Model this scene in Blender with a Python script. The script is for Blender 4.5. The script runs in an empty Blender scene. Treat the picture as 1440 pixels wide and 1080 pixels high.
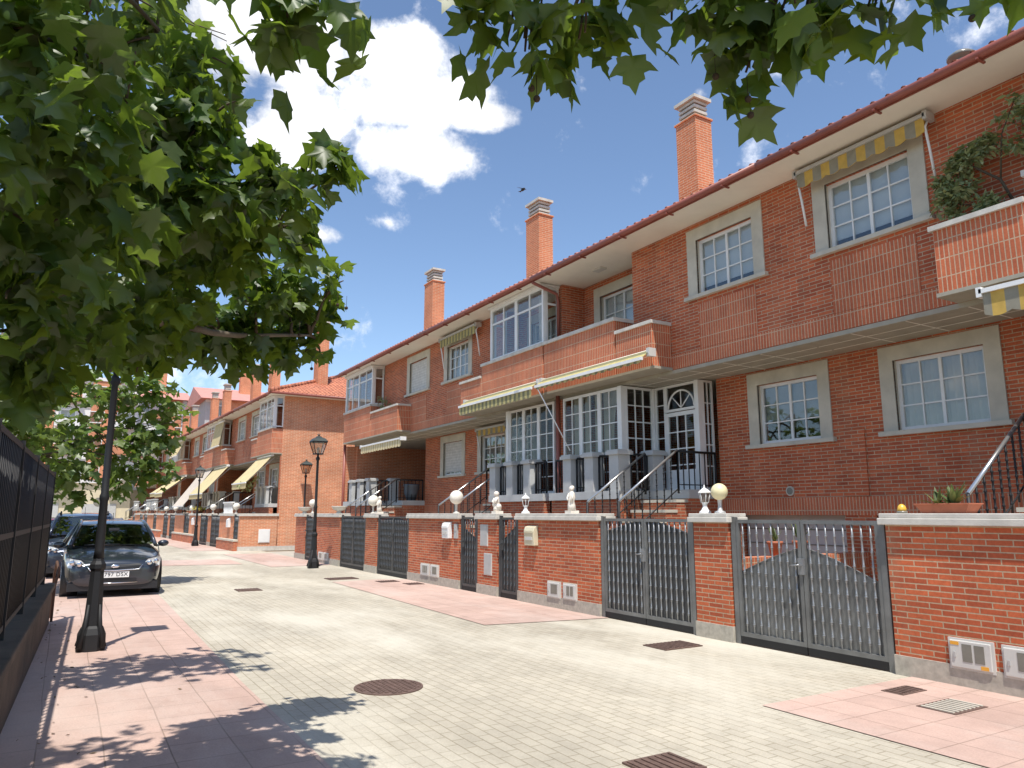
import bpy, bmesh, math, random
import numpy as np
from mathutils import Vector, Matrix
random.seed(7); rng = np.random.default_rng(7)
scene = bpy.context.scene
col = scene.collection
R = math.radians
V = Vector
# ------------------------------------------------------------------ materials
def newmat(name):
    m = bpy.data.materials.new(name); m.use_nodes = True
    nt = m.node_tree; nt.nodes.clear()
    out = nt.nodes.new('ShaderNodeOutputMaterial')
    b = nt.nodes.new('ShaderNodeBsdfPrincipled')
    nt.links.new(b.outputs[0], out.inputs[0])
    return m, nt, b, out
def N(nt, t, **kw):
    n = nt.nodes.new(t)
    for k, v in kw.items(): setattr(n, k, v)
    return n
def mixc(nt, fac, a, b, blend='MIX'):
    n = N(nt, 'ShaderNodeMix', data_type='RGBA', blend_type=blend)
    for i, x in ((0, fac), (6, a), (7, b)):
        if isinstance(x, (int, float)): n.inputs[i].default_value = x
        elif isinstance(x, tuple): n.inputs[i].default_value = x if len(x) == 4 else (*x, 1)
        else: nt.links.new(x, n.inputs[i])
    return n.outputs[2]
def math_(nt, op, a, b=None, c=None, clamp=False):
    n = N(nt, 'ShaderNodeMath', operation=op, use_clamp=clamp)
    for i, x in enumerate((a, b, c)):
        if x is None: continue
        if isinstance(x, (int, float)): n.inputs[i].default_value = x
        else: nt.links.new(x, n.inputs[i])
    return n.outputs[0]
def maprange(nt, x, a, b, c, d):
    n = N(nt, 'ShaderNodeMapRange')
    nt.links.new(x, n.inputs[0])
    for i, v in enumerate((a, b, c, d)): n.inputs[i + 1].default_value = v
    return n.outputs[0]
def noise(nt, vec, scale, detail=4, rough=.55):
    n = N(nt, 'ShaderNodeTexNoise'); n.inputs['Scale'].default_value = scale
    n.inputs['Detail'].default_value = detail; n.inputs['Roughness'].default_value = rough
    if vec is not None: nt.links.new(vec, n.inputs['Vector'])
    return n.outputs['Fac']
def bump(nt, b, h, strength=.3, dist=.01):
    n = N(nt, 'ShaderNodeBump'); n.inputs['Strength'].default_value = strength
    n.inputs['Distance'].default_value = dist
    nt.links.new(h, n.inputs['Height']); nt.links.new(n.outputs[0], b.inputs['Normal'])
def coords(nt, kind='Object'):
    return N(nt, 'ShaderNodeTexCoord').outputs[kind]
def uvswap(nt, vec):
    s = N(nt, 'ShaderNodeSeparateXYZ'); nt.links.new(vec, s.inputs[0])
    c = N(nt, 'ShaderNodeCombineXYZ'); nt.links.new(s.outputs[1], c.inputs[0]); nt.links.new(s.outputs[0], c.inputs[1])
    return c.outputs[0]
def plain(name, c, rough=.6, metal=0., var=.12, scale=3., bmp=0., coat=0.):
    m, nt, b, out = newmat(name)
    vec = coords(nt)
    f = maprange(nt, noise(nt, vec, scale, 6, .6), .3, .7, 1 - var, 1 + var)
    nt.links.new(mixc(nt, 1., (*c, 1), f, 'MULTIPLY'), b.inputs['Base Color'])
    b.inputs['Roughness'].default_value = rough; b.inputs['Metallic'].default_value = metal
    b.inputs['Coat Weight'].default_value = coat
    if bmp: bump(nt, b, noise(nt, vec, scale * 12, 4), bmp, .01)
    return m
def brickmat(name, c1, c2, mort, w=.243, h=.0585, ms=.008, soldier=False, off=.5):
    m, nt, b, out = newmat(name)
    uv = coords(nt, 'UV')
    if soldier: uv = uvswap(nt, uv)
    t = N(nt, 'ShaderNodeTexBrick'); t.offset = 0. if soldier else off; t.squash = 1
    nt.links.new(uv, t.inputs['Vector'])
    t.inputs['Color1'].default_value = (*c1, 1); t.inputs['Color2'].default_value = (*c2, 1)
    t.inputs['Mortar'].default_value = (*mort, 1); t.inputs['Scale'].default_value = 1
    t.inputs['Mortar Size'].default_value = ms; t.inputs['Mortar Smooth'].default_value = .25
    t.inputs['Brick Width'].default_value = w; t.inputs['Row Height'].default_value = h
    ob = coords(nt)
    n1 = maprange(nt, noise(nt, ob, .9, 6, .65), .3, .7, .78, 1.18)
    n2 = maprange(nt, noise(nt, ob, 38, 3, .6), .3, .7, .86, 1.12)
    c = mixc(nt, 1., t.outputs[0], n1, 'MULTIPLY'); c = mixc(nt, 1., c, n2, 'MULTIPLY')
    # efflorescence / grime streaks
    mp = N(nt, 'ShaderNodeMapping'); mp.inputs['Scale'].default_value = (2.2, 2.2, .35)
    nt.links.new(ob, mp.inputs[0])
    st = maprange(nt, noise(nt, mp.outputs[0], 1., 5, .65), .52, .8, 0, .36)
    c = mixc(nt, st, c, (mort[0] * .8, mort[1] * .72, mort[2] * .7, 1))
    nt.links.new(c, b.inputs['Base Color']); b.inputs['Roughness'].default_value = .82
    h_ = math_(nt, 'SUBTRACT', 1., t.outputs['Fac'])
    h_ = math_(nt, 'ADD', h_, math_(nt, 'MULTIPLY', n2, .35))
    bump(nt, b, h_, .55, .006)
    return m
def paving(name, c1, c2, mort, w, h, ms, off, worn, swap=True, wornc=(.60, .56, .47), darkc=None):
    m, nt, b, out = newmat(name)
    uv = coords(nt, 'UV')
    v = uvswap(nt, uv) if swap else uv
    wob = N(nt, 'ShaderNodeTexNoise'); wob.inputs['Scale'].default_value = .6; nt.links.new(v, wob.inputs['Vector'])
    va = N(nt, 'ShaderNodeVectorMath', operation='MULTIPLY_ADD')
    nt.links.new(wob.outputs['Color'], va.inputs[0]); va.inputs[1].default_value = (.05, .05, 0); nt.links.new(v, va.inputs[2])
    t = N(nt, 'ShaderNodeTexBrick'); t.offset = off
    nt.links.new(va.outputs[0], t.inputs['Vector'])
    t.inputs['Color1'].default_value = (*c1, 1); t.inputs['Color2'].default_value = (*c2, 1)
    t.inputs['Mortar'].default_value = (*mort, 1); t.inputs['Scale'].default_value = 1
    t.inputs['Mortar Size'].default_value = ms; t.inputs['Mortar Smooth'].default_value = .4
    t.inputs['Brick Width'].default_value = w; t.inputs['Row Height'].default_value = h
    mp = N(nt, 'ShaderNodeMapping'); mp.inputs['Scale'].default_value = (.45, 1., 1.)
    nt.links.new(v, mp.inputs[0])
    big = noise(nt, mp.outputs[0], .55, 6, .62)
    fine = noise(nt, v, 60, 4, .7)
    c = mixc(nt, 1., t.outputs[0], maprange(nt, big, .3, .7, .80, 1.14), 'MULTIPLY')
    mid = noise(nt, v, 3.1, 6, .65)
    c = mixc(nt, 1., c, maprange(nt, mid, .3, .7, .9, 1.08), 'MULTIPLY')
    wf = maprange(nt, noise(nt, mp.outputs[0], .42, 7, .68), .47, .63, 0, worn)
    c = mixc(nt, wf, c, (*wornc, 1))
    c = mixc(nt, 1., c, maprange(nt, fine, .3, .7, .88, 1.1), 'MULTIPLY')
    # small stains
    sp = maprange(nt, noise(nt, v, 1.7, 9, .78), .58, .74, 0, .5)
    c = mixc(nt, sp, c, darkc or (mort[0] * .8, mort[1] * .8, mort[2] * .8, 1))
    nt.links.new(c, b.inputs['Base Color']); b.inputs['Roughness'].default_value = .85
    hh = math_(nt, 'ADD', math_(nt, 'MULTIPLY', math_(nt, 'SUBTRACT', 1., t.outputs['Fac']), math_(nt, 'SUBTRACT', 1., wf)), math_(nt, 'MULTIPLY', fine, .3))
    bump(nt, b, hh, .5, .006)
    return m
def glassmat(name, tint=(.55, .62, .62), rough=.015, op=.25, fres=1.45):
    m, nt, b, out = newmat(name); nt.nodes.remove(b)
    tr = N(nt, 'ShaderNodeBsdfTransparent'); tr.inputs[0].default_value = (*tint, 1)
    gl = N(nt, 'ShaderNodeBsdfGlossy'); gl.inputs['Roughness'].default_value = rough
    bp = N(nt, 'ShaderNodeBump'); bp.inputs['Strength'].default_value = .06; bp.inputs['Distance'].default_value = .02
    nt.links.new(noise(nt, coords(nt), 1.5, 2), bp.inputs['Height']); nt.links.new(bp.outputs[0], gl.inputs['Normal'])
    fr = N(nt, 'ShaderNodeFresnel'); fr.inputs[0].default_value = fres
    gi = N(nt, 'ShaderNodeNewGeometry'); nt.links.new(math_(nt, 'ADD', fres, math_(nt, 'MULTIPLY', gi.outputs['Backfacing'], 1 / fres - fres)), fr.inputs[0])
    f = math_(nt, 'MULTIPLY_ADD', fr.outputs[0], 1., op * .35, clamp=True)
    mx = N(nt, 'ShaderNodeMixShader'); nt.links.new(f, mx.inputs[0])
    nt.links.new(tr.outputs[0], mx.inputs[1]); nt.links.new(gl.outputs[0], mx.inputs[2])
    nt.links.new(mx.outputs[0], out.inputs[0])
    return m
def leafmat(name, d, t, tf=.45):
    m, nt, b, out = newmat(name); nt.nodes.remove(b)
    g = N(nt, 'ShaderNodeNewGeometry')
    f = maprange(nt, g.outputs['Random Per Island'], 0, 1, .62, 1.35)
    hue = N(nt, 'ShaderNodeHueSaturation'); hue.inputs['Hue'].default_value = .5
    nt.links.new(maprange(nt, math_(nt, 'FRACT', math_(nt, 'MULTIPLY', g.outputs['Random Per Island'], 17.3)), 0, 1, .475, .525), hue.inputs['Hue'])
    hue.inputs['Color'].default_value = (*d, 1); nt.links.new(f, hue.inputs['Value'])
    di = N(nt, 'ShaderNodeBsdfDiffuse'); nt.links.new(hue.outputs[0], di.inputs[0])
    tl = N(nt, 'ShaderNodeBsdfTranslucent'); tl.inputs[0].default_value = (*t, 1)
    gl = N(nt, 'ShaderNodeBsdfGlossy'); gl.inputs['Roughness'].default_value = .45
    m1 = N(nt, 'ShaderNodeMixShader'); m1.inputs[0].default_value = tf
    nt.links.new(di.outputs[0], m1.inputs[1]); nt.links.new(tl.outputs[0], m1.inputs[2])
    m2 = N(nt, 'ShaderNodeMixShader'); m2.inputs[0].default_value = .045
    nt.links.new(m1.outputs[0], m2.inputs[1]); nt.links.new(gl.outputs[0], m2.inputs[2])
    nt.links.new(m2.outputs[0], out.inputs[0])
    return m
def stripemat(name, ca, cb, w, axis=0, rough=.8):
    m, nt, b, out = newmat(name)
    uv = coords(nt, 'UV'); s = N(nt, 'ShaderNodeSeparateXYZ'); nt.links.new(uv, s.inputs[0])
    f = math_(nt, 'GREATER_THAN', math_(nt, 'FRACT', math_(nt, 'DIVIDE', s.outputs[axis], w)), .5)
    c = mixc(nt, f, (*ca, 1), (*cb, 1))
    c = mixc(nt, 1., c, maprange(nt, noise(nt, coords(nt), 9, 4), .3, .7, .85, 1.1), 'MULTIPLY')
    nt.links.new(c, b.inputs['Base Color']); b.inputs['Roughness'].default_value = rough
    return m
def fabricmat(name, c):
    m, nt, b, out = newmat(name); nt.nodes.remove(b)
    cc = mixc(nt, 1., (*c, 1), maprange(nt, noise(nt, coords(nt), 4, 5), .3, .7, .88, 1.08), 'MULTIPLY')
    di = N(nt, 'ShaderNodeBsdfDiffuse'); tl = N(nt, 'ShaderNodeBsdfTranslucent')
    nt.links.new(cc, di.inputs[0]); nt.links.new(cc, tl.inputs[0])
    mx = N(nt, 'ShaderNodeMixShader'); mx.inputs[0].default_value = .25
    nt.links.new(di.outputs[0], mx.inputs[1]); nt.links.new(tl.outputs[0], mx.inputs[2]); nt.links.new(mx.outputs[0], out.inputs[0])
    return m
MORT = (.46, .345, .225)
BR = brickmat('brick', (.57, .134, .048), (.36, .072, .027), MORT, ms=.0068)
BRS = brickmat('brick_soldier', (.56, .150, .062), (.46, .112, .046), (.54, .38, .25), soldier=True)
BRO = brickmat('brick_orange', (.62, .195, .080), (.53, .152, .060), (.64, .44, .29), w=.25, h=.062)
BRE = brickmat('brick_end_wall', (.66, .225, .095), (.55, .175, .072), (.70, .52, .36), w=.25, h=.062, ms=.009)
def tilemat():
    m, nt, b, out = newmat('roof_tile')
    uv = coords(nt, 'UV')
    t = N(nt, 'ShaderNodeTexBrick'); t.offset = 0
    nt.links.new(uv, t.inputs['Vector'])
    t.inputs['Color1'].default_value = (.52, .20, .11, 1); t.inputs['Color2'].default_value = (.40, .135, .075, 1)
    t.inputs['Mortar'].default_value = (.16, .055, .035, 1); t.inputs['Scale'].default_value = 1
    t.inputs['Brick Width'].default_value = .22; t.inputs['Row Height'].default_value = .34; t.inputs['Mortar Size'].default_value = .018
    c = mixc(nt, 1., t.outputs[0], maprange(nt, noise(nt, coords(nt), 5, 5), .3, .7, .75, 1.2), 'MULTIPLY')
    nt.links.new(c, b.inputs['Base Color']); b.inputs['Roughness'].default_value = .8
    bump(nt, b, math_(nt, 'SUBTRACT', 1., t.outputs['Fac']), .6, .02)
    return m
TILE = tilemat()
STONE = plain('stone_trim', (.54, .50, .41), .8, var=.14, scale=2.5, bmp=.15)
GRANITE = plain('granite', (.42, .385, .32), .75, var=.2, scale=14, bmp=.2)
COPING = plain('coping_stone', (.56, .53, .47), .75, var=.16, scale=5, bmp=.12)
WHITE = plain('white_paint', (.78, .78, .76), .45, var=.05)
CREAMP = plain('soffit_paint', (.80, .77, .68), .7, var=.07, scale=1.2)
GREYP = plain('grey_render', (.50, .50, .48), .7, var=.09, bmp=.1)
SLAB = plain('soffit_concrete', (.36, .33, .26), .8, var=.12)
GUTTER = plain('gutter_red', (.26, .075, .052), .45, var=.12)
IRON = plain('iron_black', (.010, .010, .011), .62, metal=.0, var=.2)
GATE = plain('gate_grey', (.185, .187, .182), .45, metal=.35, var=.28, scale=3)
GATED = plain('gate_dark', (.075, .077, .08), .40, metal=.45, var=.15, scale=5)
BARM = plain('gate_bar', (.30, .305, .31), .34, metal=.5, var=.12, scale=20)
BARD = plain('gate_bar_dark', (.13, .133, .137), .34, metal=.6, var=.12, scale=20)
RAILM = plain('rail_steel', (.55, .55, .54), .28, metal=.8, var=.08)
GLASS = glassmat('window_glass', (.90, .92, .92), op=.16); GLASSD = glassmat('dark_glass', (.80, .82, .81), op=.02, fres=1.3)
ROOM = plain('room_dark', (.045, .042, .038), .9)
BLIND = plain('blind', (.66, .68, .67), .8, var=.04)
BLINDG = plain('blind_grey', (.30, .31, .31), .8, var=.08)
SHUTTER = stripemat('roller_shutter', (.62, .61, .57), (.56, .55, .51), .09, axis=1)
CURT = fabricmat('curtain', (.72, .66, .54))
AWNY = stripemat('awning_yellow_stripe', (.55, .36, .08), (.27, .25, .19), .30)
AWNG = stripemat('awning_green_stripe', (.46, .40, .17), (.20, .19, .10), .20)
AWNC = fabricmat('awning_cream', (.74, .62, .36)); AWNP = fabricmat('awning_pale', (.72, .64, .54))
AWNCS = stripemat('awning_cream_stripe', (.70, .60, .38), (.56, .44, .22), .22)
TERRA = plain('terracotta', (.42, .135, .07), .75, var=.15, scale=8)
WOOD = plain('brown_wood', (.11, .045, .022), .5, var=.25, scale=8)
GLOBE = plain('globe_plastic', (.78, .74, .64), .35, var=.04); GLOBEY = plain('globe_yellowed', (.74, .66, .40), .35, var=.05)
AMBER = plain('amber_plastic', (.75, .45, .06), .3)
PLASTER = plain('white_plaster', (.72, .66, .57), .7, var=.14, scale=12, bmp=.1)
PLAST = plain('grey_plastic', (.58, .57, .53), .45, var=.08); PLASTD = plain('smoked_plastic', (.20, .19, .16), .25, var=.2)
YEL = plain('yellow_sticker', (.75, .36, .04), .5)
METAL = plain('steel_panel', (.50, .50, .49), .45, metal=.3, var=.1)
CASTI = plain('cast_iron', (.15, .095, .075), .7, metal=.2, var=.3, scale=25, bmp=.5)
LAMPG = plain('lamp_green', (.045, .055, .05), .45, metal=.3, var=.2)
LAMPGL = glassmat('lantern_glass', (.80, .74, .68), op=.3)
SOIL = plain('soil', (.16, .12, .075), .95, var=.3, scale=2, bmp=.3)
CONC = plain('garden_concrete', (.40, .37, .31), .85, var=.15, scale=1.5)
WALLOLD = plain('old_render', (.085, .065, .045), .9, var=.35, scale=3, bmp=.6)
BARK = plain('bark', (.13, .105, .075), .9, var=.35, scale=7, bmp=.6)
TWIG = plain('twig', (.085, .06, .035), .85, var=.2)
REED = plain('reed_screen', (.016, .013, .010), .9, var=.4, scale=12, bmp=.5)
LEAF = leafmat('plane_leaf', (.052, .092, .015), (.27, .40, .035), .38)
LEAF2 = leafmat('plane_leaf_sunny', (.095, .150, .034), (.28, .40, .05), .40)  # paler copy of the plane leaf, sunlit brightness put into its colour
SHRUBL = leafmat('shrub_leaf', (.30, .34, .16), (.26, .32, .10), .3)
AGAVE = leafmat('agave_leaf', (.14, .19, .065), (.12, .16, .04), .15)
FRUIT = plain('seed_ball', (.05, .032, .016), .9, bmp=.5, scale=20)
STREET = paving('street_blocks', (.47, .425, .335), (.425, .382, .30), (.30, .26, .185), .21, .105, .006, .5, .85, wornc=(.56, .52, .425))
PINK = paving('pink_tiles', (.52, .365, .30), (.475, .33, .27), (.32, .225, .175), .41, .41, .006, 0., .75, wornc=(.54, .43, .37))
FARCREAM = plain('far_cream', (.62, .54, .38), .8, var=.06); FARWHITE = plain('far_white', (.72, .71, .69), .8, var=.05)
FARGREY = plain('far_grey', (.46, .46, .45), .8, var=.06); FARROOF = plain('far_roof', (.52, .24, .20), .85, var=.12)
# ------------------------------------------------------------------ mesh builder
ORI = {}
class MB:
    def __init__(s): s.v = []; s.f = []; s.sm = []
    def add(s, vs, fs, smooth=False):
        o = len(s.v); s.v += [tuple(p) for p in vs]
        for f in fs: s.f.append(tuple(i + o for i in f)); s.sm.append(smooth)
        return s
    def box(s, x0, x1, y0, y1, z0, z1):
        if x0 > x1: x0, x1 = x1, x0
        if y0 > y1: y0, y1 = y1, y0
        if z0 > z1: z0, z1 = z1, z0
        return s.add([(x0, y0, z0), (x1, y0, z0), (x1, y1, z0), (x0, y1, z0), (x0, y0, z1), (x1, y0, z1), (x1, y1, z1), (x0, y1, z1)],
                     [(0, 3, 2, 1), (4, 5, 6, 7), (0, 1, 5, 4), (1, 2, 6, 5), (2, 3, 7, 6), (3, 0, 4, 7)])
    def prism(s, pts, ext):   # planar polygon extruded by vector
        n = len(pts); e = V(ext)
        a = [V(p) for p in pts]; b = [p + e for p in a]
        return s.add(a + b, [tuple(range(n))[::-1], tuple(range(n, 2 * n))] + [(i, (i + 1) % n, n + (i + 1) % n, n + i) for i in range(n)])
    def cyl(s, p0, p1, r0, r1=None, n=10, smooth=True):
        return s.tube([p0, p1], [r0, r0 if r1 is None else r1], n, smooth)
    def tube(s, pts, r, n=8, smooth=True, cap=True):
        pts = [V(p) for p in pts]
        if not isinstance(r, (list, tuple)): r = [r] * len(pts)
        vs = []; fs = []
        up = None
        for i, p in enumerate(pts):
            d = (pts[min(i + 1, len(pts) - 1)] - pts[max(i - 1, 0)]).normalized()
            if up is None:
                up = V((0, 0, 1)) if abs(d.z) < .9 else V((1, 0, 0))
            a = d.cross(up).normalized(); b2 = a.cross(d).normalized(); up = b2
            for k in range(n):
                t = 2 * math.pi * k / n
                vs.append(p + (a * math.cos(t) + b2 * math.sin(t)) * r[i])
        for i in range(len(pts) - 1):
            for k in range(n):
                fs.append((i * n + k, i * n + (k + 1) % n, (i + 1) * n + (k + 1) % n, (i + 1) * n + k))
        s.add(vs, fs, smooth)
        if cap:
            o = len(s.v) - len(vs)
            s.f.append(tuple(o + k for k in range(n))[::-1]); s.sm.append(False)
            s.f.append(tuple(o + (len(pts) - 1) * n + k for k in range(n))); s.sm.append(False)
        return s
    def lathe(s, prof, cx, cy, z0=0, n=16, smooth=True, sx=1, sy=1, rot=0):
        vs = []; fs = []; m = len(prof)
        for r, z in prof:
            for k in range(n):
                t = 2 * math.pi * k / n + rot
                vs.append((cx + math.cos(t) * r * sx, cy + math.sin(t) * r * sy, z0 + z))
        for i in range(m - 1):
            for k in range(n):
                fs.append((i * n + k, i * n + (k + 1) % n, (i + 1) * n + (k + 1) % n, (i + 1) * n + k))
        fs.append(tuple(range(n))[::-1]); fs.append(tuple((m - 1) * n + k for k in range(n)))
        return s.add(vs, fs, smooth)
    def ball(s, c, r, n=16, m=10, sq=(1, 1, 1)):
        prof = [(max(1e-4, r * math.sin(math.pi * i / m)), -r * math.cos(math.pi * i / m) * sq[2]) for i in range(m + 1)]
        return s.lathe(prof, c[0], c[1], c[2], n, True, sq[0], sq[1])
    def mesh(s, name, o=(0, 0, 0), fix=False):
        me = bpy.data.meshes.new(name)
        o = V(o)
        me.from_pydata([V(p) - o for p in s.v], [], s.f)
        me.polygons.foreach_set('use_smooth', s.sm)
        if fix:
            bm = bmesh.new(); bm.from_mesh(me); bmesh.ops.recalc_face_normals(bm, faces=bm.faces); bm.to_mesh(me); bm.free()
        uvl = me.uv_layers.new(name='UVMap')
        co = np.array(s.v, dtype=float).reshape(-1, 3)
        li = np.zeros(len(me.loops), dtype=np.int32); me.loops.foreach_get('vertex_index', li)
        nl = np.zeros(len(me.polygons) * 3); me.polygons.foreach_get('normal', nl); nl = np.abs(nl.reshape(-1, 3))
        lt = np.zeros(len(me.polygons), dtype=np.int32); me.polygons.foreach_get('loop_total', lt)
        ln = np.repeat(nl, lt, axis=0); p = co[li]
        uv = np.empty((len(li), 2))
        top = (ln[:, 2] > .75)
        sx = (~top) & (ln[:, 0] >= ln[:, 1]); sy = (~top) & ~sx
        uv[top] = p[top][:, :2]; uv[sx] = p[sx][:, 1:]; uv[sy] = p[sy][:, [0, 2]]
        uvl.data.foreach_set('uv', uv.astype(np.float32).ravel())
        return me
    def build(s, name, mat, parent=None, fix=True, o=None):
        root = parent
        while root is not None and root.parent is not None: root = root.parent
        og = ORI[root.name] if root is not None else (o or (0, 0, 0))
        me = s.mesh(name, og, fix); me.materials.append(mat)
        ob = bpy.data.objects.new(name, me); col.objects.link(ob)
        if parent is not None: ob.parent = parent
        else: ob.location = og; ORI[ob.name] = V(og)
        return ob
def tag(o, label=None, cat=None, group=None, kind=None):
    if cat and not kind: kind = 'thing'
    for k, v in (('label', label), ('category', cat), ('group', group), ('kind', kind)):
        if v: o[k] = v
    return o
class Tr:
    def __init__(s, piv=(0, 0), to=(0, 0), rot=0.): s.p = V((*piv, 0)); s.t = V((*to, 0)); s.rot = rot; s.m = Matrix.Rotation(rot, 4, 'Z')
    def __call__(s, p): return s.m @ (V(p) - s.p) + s.t
ID = Tr()
ROW2 = Tr((9.86, 35.), (8.45, 35.), R(1.9))
def thing(name, label, cat, o=(0, 0, 0), group=None, T=ID, rz=0):
    e = bpy.data.objects.new(name, None); col.objects.link(e); e.empty_display_size = .1
    ORI[e.name] = V(o); e.location = T(o); e.rotation_euler = (0, 0, T.rot + rz)
    return tag(e, label, cat, group)
def solo(name, mb, mat, label, cat, o, group=None, T=ID, fix=True):
    ob = mb.build(name, mat, None, fix, o); ob.location = T(o); ob.rotation_euler = (0, 0, T.rot)
    return tag(ob, label, cat, group)
def struct(name, mb, mat):
    return tag(mb.build(name, mat, None, True, (0, 0, 0)), kind='structure')
def copy_tree(o, parent=None):
    c = o.copy(); col.objects.link(c)
    if parent is not None: c.parent = parent
    for ch in list(o.children): copy_tree(ch, c)
    return c
def dup(root, loc, label, rz=0, group=None, T=ID):
    c = copy_tree(root); c.location = T(loc); c.rotation_euler = (0, 0, T.rot + rz); c['label'] = label
    if group: c['group'] = group
    ORI[c.name] = ORI[root.name]
    return c
# ------------------------------------------------------------------ generic architectural pieces
def holed(mb, axis, f0, f1, a0, a1, z0, z1, holes):
    """solid wall between planes f0,f1 (axis 'x' or 'y'), spanning a, z with rectangular holes"""
    if a0 > a1: a0, a1 = a1, a0
    hs = [(min(h[0], h[1]), max(h[0], h[1]), h[2], h[3]) for h in holes]
    A = sorted({a0, a1, *[max(a0, min(a1, h[i])) for h in hs for i in (0, 1)]})
    Z = sorted({z0, z1, *[max(z0, min(z1, h[i])) for h in hs for i in (2, 3)]})
    def solid(i, j):
        if not (0 <= i < len(A) - 1 and 0 <= j < len(Z) - 1): return False
        a = (A[i] + A[i + 1]) / 2; z = (Z[j] + Z[j + 1]) / 2
        return not any(h[0] < a < h[1] and h[2] < z < h[3] for h in hs)
    def P(f, a, z): return (f, a, z) if axis == 'x' else (a, f, z)
    for i in range(len(A) - 1):
        for j in range(len(Z) - 1):
            if not solid(i, j): continue
            b0, b1, y0, y1 = A[i], A[i + 1], Z[j], Z[j + 1]
            for f in (f0, f1):
                mb.add([P(f, b0, y0), P(f, b1, y0), P(f, b1, y1), P(f, b0, y1)], [(0, 1, 2, 3)])
            if not solid(i - 1, j): mb.add([P(f0, b0, y0), P(f1, b0, y0), P(f1, b0, y1), P(f0, b0, y1)], [(0, 1, 2, 3)])
            if not solid(i + 1, j): mb.add([P(f0, b1, y0), P(f1, b1, y0), P(f1, b1, y1), P(f0, b1, y1)], [(0, 1, 2, 3)])
            if not solid(i, j - 1): mb.add([P(f0, b0, y0), P(f1, b0, y0), P(f1, b1, y0), P(f0, b1, y0)], [(0, 1, 2, 3)])
            if not solid(i, j + 1): mb.add([P(f0, b0, y1), P(f1, b0, y1), P(f1, b1, y1), P(f0, b1, y1)], [(0, 1, 2, 3)])
def bar(mb, axis, f0, f1, a0, a1, z0, z1):
    if axis == 'x': mb.box(f0, f1, a0, a1, z0, z1)
    else: mb.box(a0, a1, f0, f1, z0, z1)
def glazing(fr, gl, axis, f, a0, a1, z0, z1, cols, rows, fw=.06, mw=.022, dep=.05, main=()):
    """frame + muntins into fr, one thin pane into gl, centred on plane f; cols/rows: counts or lists of fractions"""
    if a0 > a1: a0, a1 = a1, a0
    h = dep / 2
    bar(fr, axis, f - h, f + h, a0, a0 + fw, z0, z1); bar(fr, axis, f - h, f + h, a1 - fw, a1, z0, z1)
    bar(fr, axis, f - h, f + h, a0 + fw, a1 - fw, z0, z0 + fw); bar(fr, axis, f - h, f + h, a0 + fw, a1 - fw, z1 - fw, z1)
    cs = [i / cols for i in range(1, cols)] if isinstance(cols, int) else cols
    rs = [i / rows for i in range(1, rows)] if isinstance(rows, int) else rows
    for i, c in enumerate(cs):
        w = mw * (2.2 if i in main else 1) / 2; a = a0 + fw + (a1 - a0 - 2 * fw) * c
        bar(fr, axis, f - h * .7, f + h * .7, a - w, a + w, z0 + fw, z1 - fw)
    for r in rs:
        z = z0 + fw + (z1 - z0 - 2 * fw) * r
        bar(fr, axis, f - h * .55, f + h * .55, a0 + fw, a1 - fw, z - mw / 2, z + mw / 2)
    bar(gl, axis, f - .004, f + .004, a0 + fw * .6, a1 - fw * .6, z0 + fw * .6, z1 - fw * .6)
def window(root, X, a0, a1, z0, z1, cols=4, rows=3, sur=.23, sill=True, mode='blind', blind=.55, axis='x', bmat=None, main=(1,), rec=.10, sgn=1, label=None):
    """window in a wall whose outer face is plane X; inside lies toward +sgn; parts: window > pane, surround, sill, blind, room"""
    if a0 > a1: a0, a1 = a1, a0
    fr, gl = MB(), MB(); f = X + sgn * rec
    glazing(fr, gl, axis, f, a0, a1, z0, z1, cols, rows, main=main)
    w = fr.build('window', WHITE, root)
    if label: w['label'] = label
    gl.build('pane', GLASS, w)
    if sur:
        m = MB(); p = X - sgn * .022; q = X + sgn * .03
        zb = z0 - .0
        bar(m, axis, p, q, a0 - sur, a0, zb, z1 + sur); bar(m, axis, p, q, a1, a1 + sur, zb, z1 + sur)
        bar(m, axis, p, q, a0, a1, z1, z1 + sur)
        # splayed reveals
        bar(m, axis, X + sgn * .03, f - sgn * .025, a0 - .02, a0 + .001, z0, z1); bar(m, axis, X + sgn * .03, f - sgn * .025, a1 - .001, a1 + .02, z0, z1)
        m.build('surround', STONE, w)
    if sill:
        m = MB(); e = sur + .06 if sur else .05
        bar(m, axis, X - sgn * .09, X + sgn * .1, a0 - e, a1 + e, z0 - .07, z0 - .002); m.build('sill', STONE, w)
    if mode == 'shutter':
        m = MB(); bar(m, axis, f - sgn * .045, f - sgn * .028, a0 + .05, a1 - .05, z0 + blind, z1 - .03); m.build('shutter', SHUTTER, w)
    elif mode == 'blind':
        m = MB(); bar(m, axis, f + sgn * .045, f + sgn * .055, a0, a1, z1 - (z1 - z0) * blind, z1); m.build('blind', bmat or BLIND, w)
    elif mode == 'curtain':
        curtain(w, axis, f + sgn * .07, a0, a1, z0, z1)
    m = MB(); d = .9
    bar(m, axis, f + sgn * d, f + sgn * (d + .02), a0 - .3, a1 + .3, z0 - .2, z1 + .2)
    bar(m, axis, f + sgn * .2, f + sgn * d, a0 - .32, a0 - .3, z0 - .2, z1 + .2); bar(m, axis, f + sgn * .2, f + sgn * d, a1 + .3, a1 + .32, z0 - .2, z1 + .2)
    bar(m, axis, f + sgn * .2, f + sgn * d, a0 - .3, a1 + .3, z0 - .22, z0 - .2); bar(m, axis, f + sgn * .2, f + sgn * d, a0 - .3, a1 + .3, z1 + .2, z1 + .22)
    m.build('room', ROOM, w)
    return w
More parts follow.
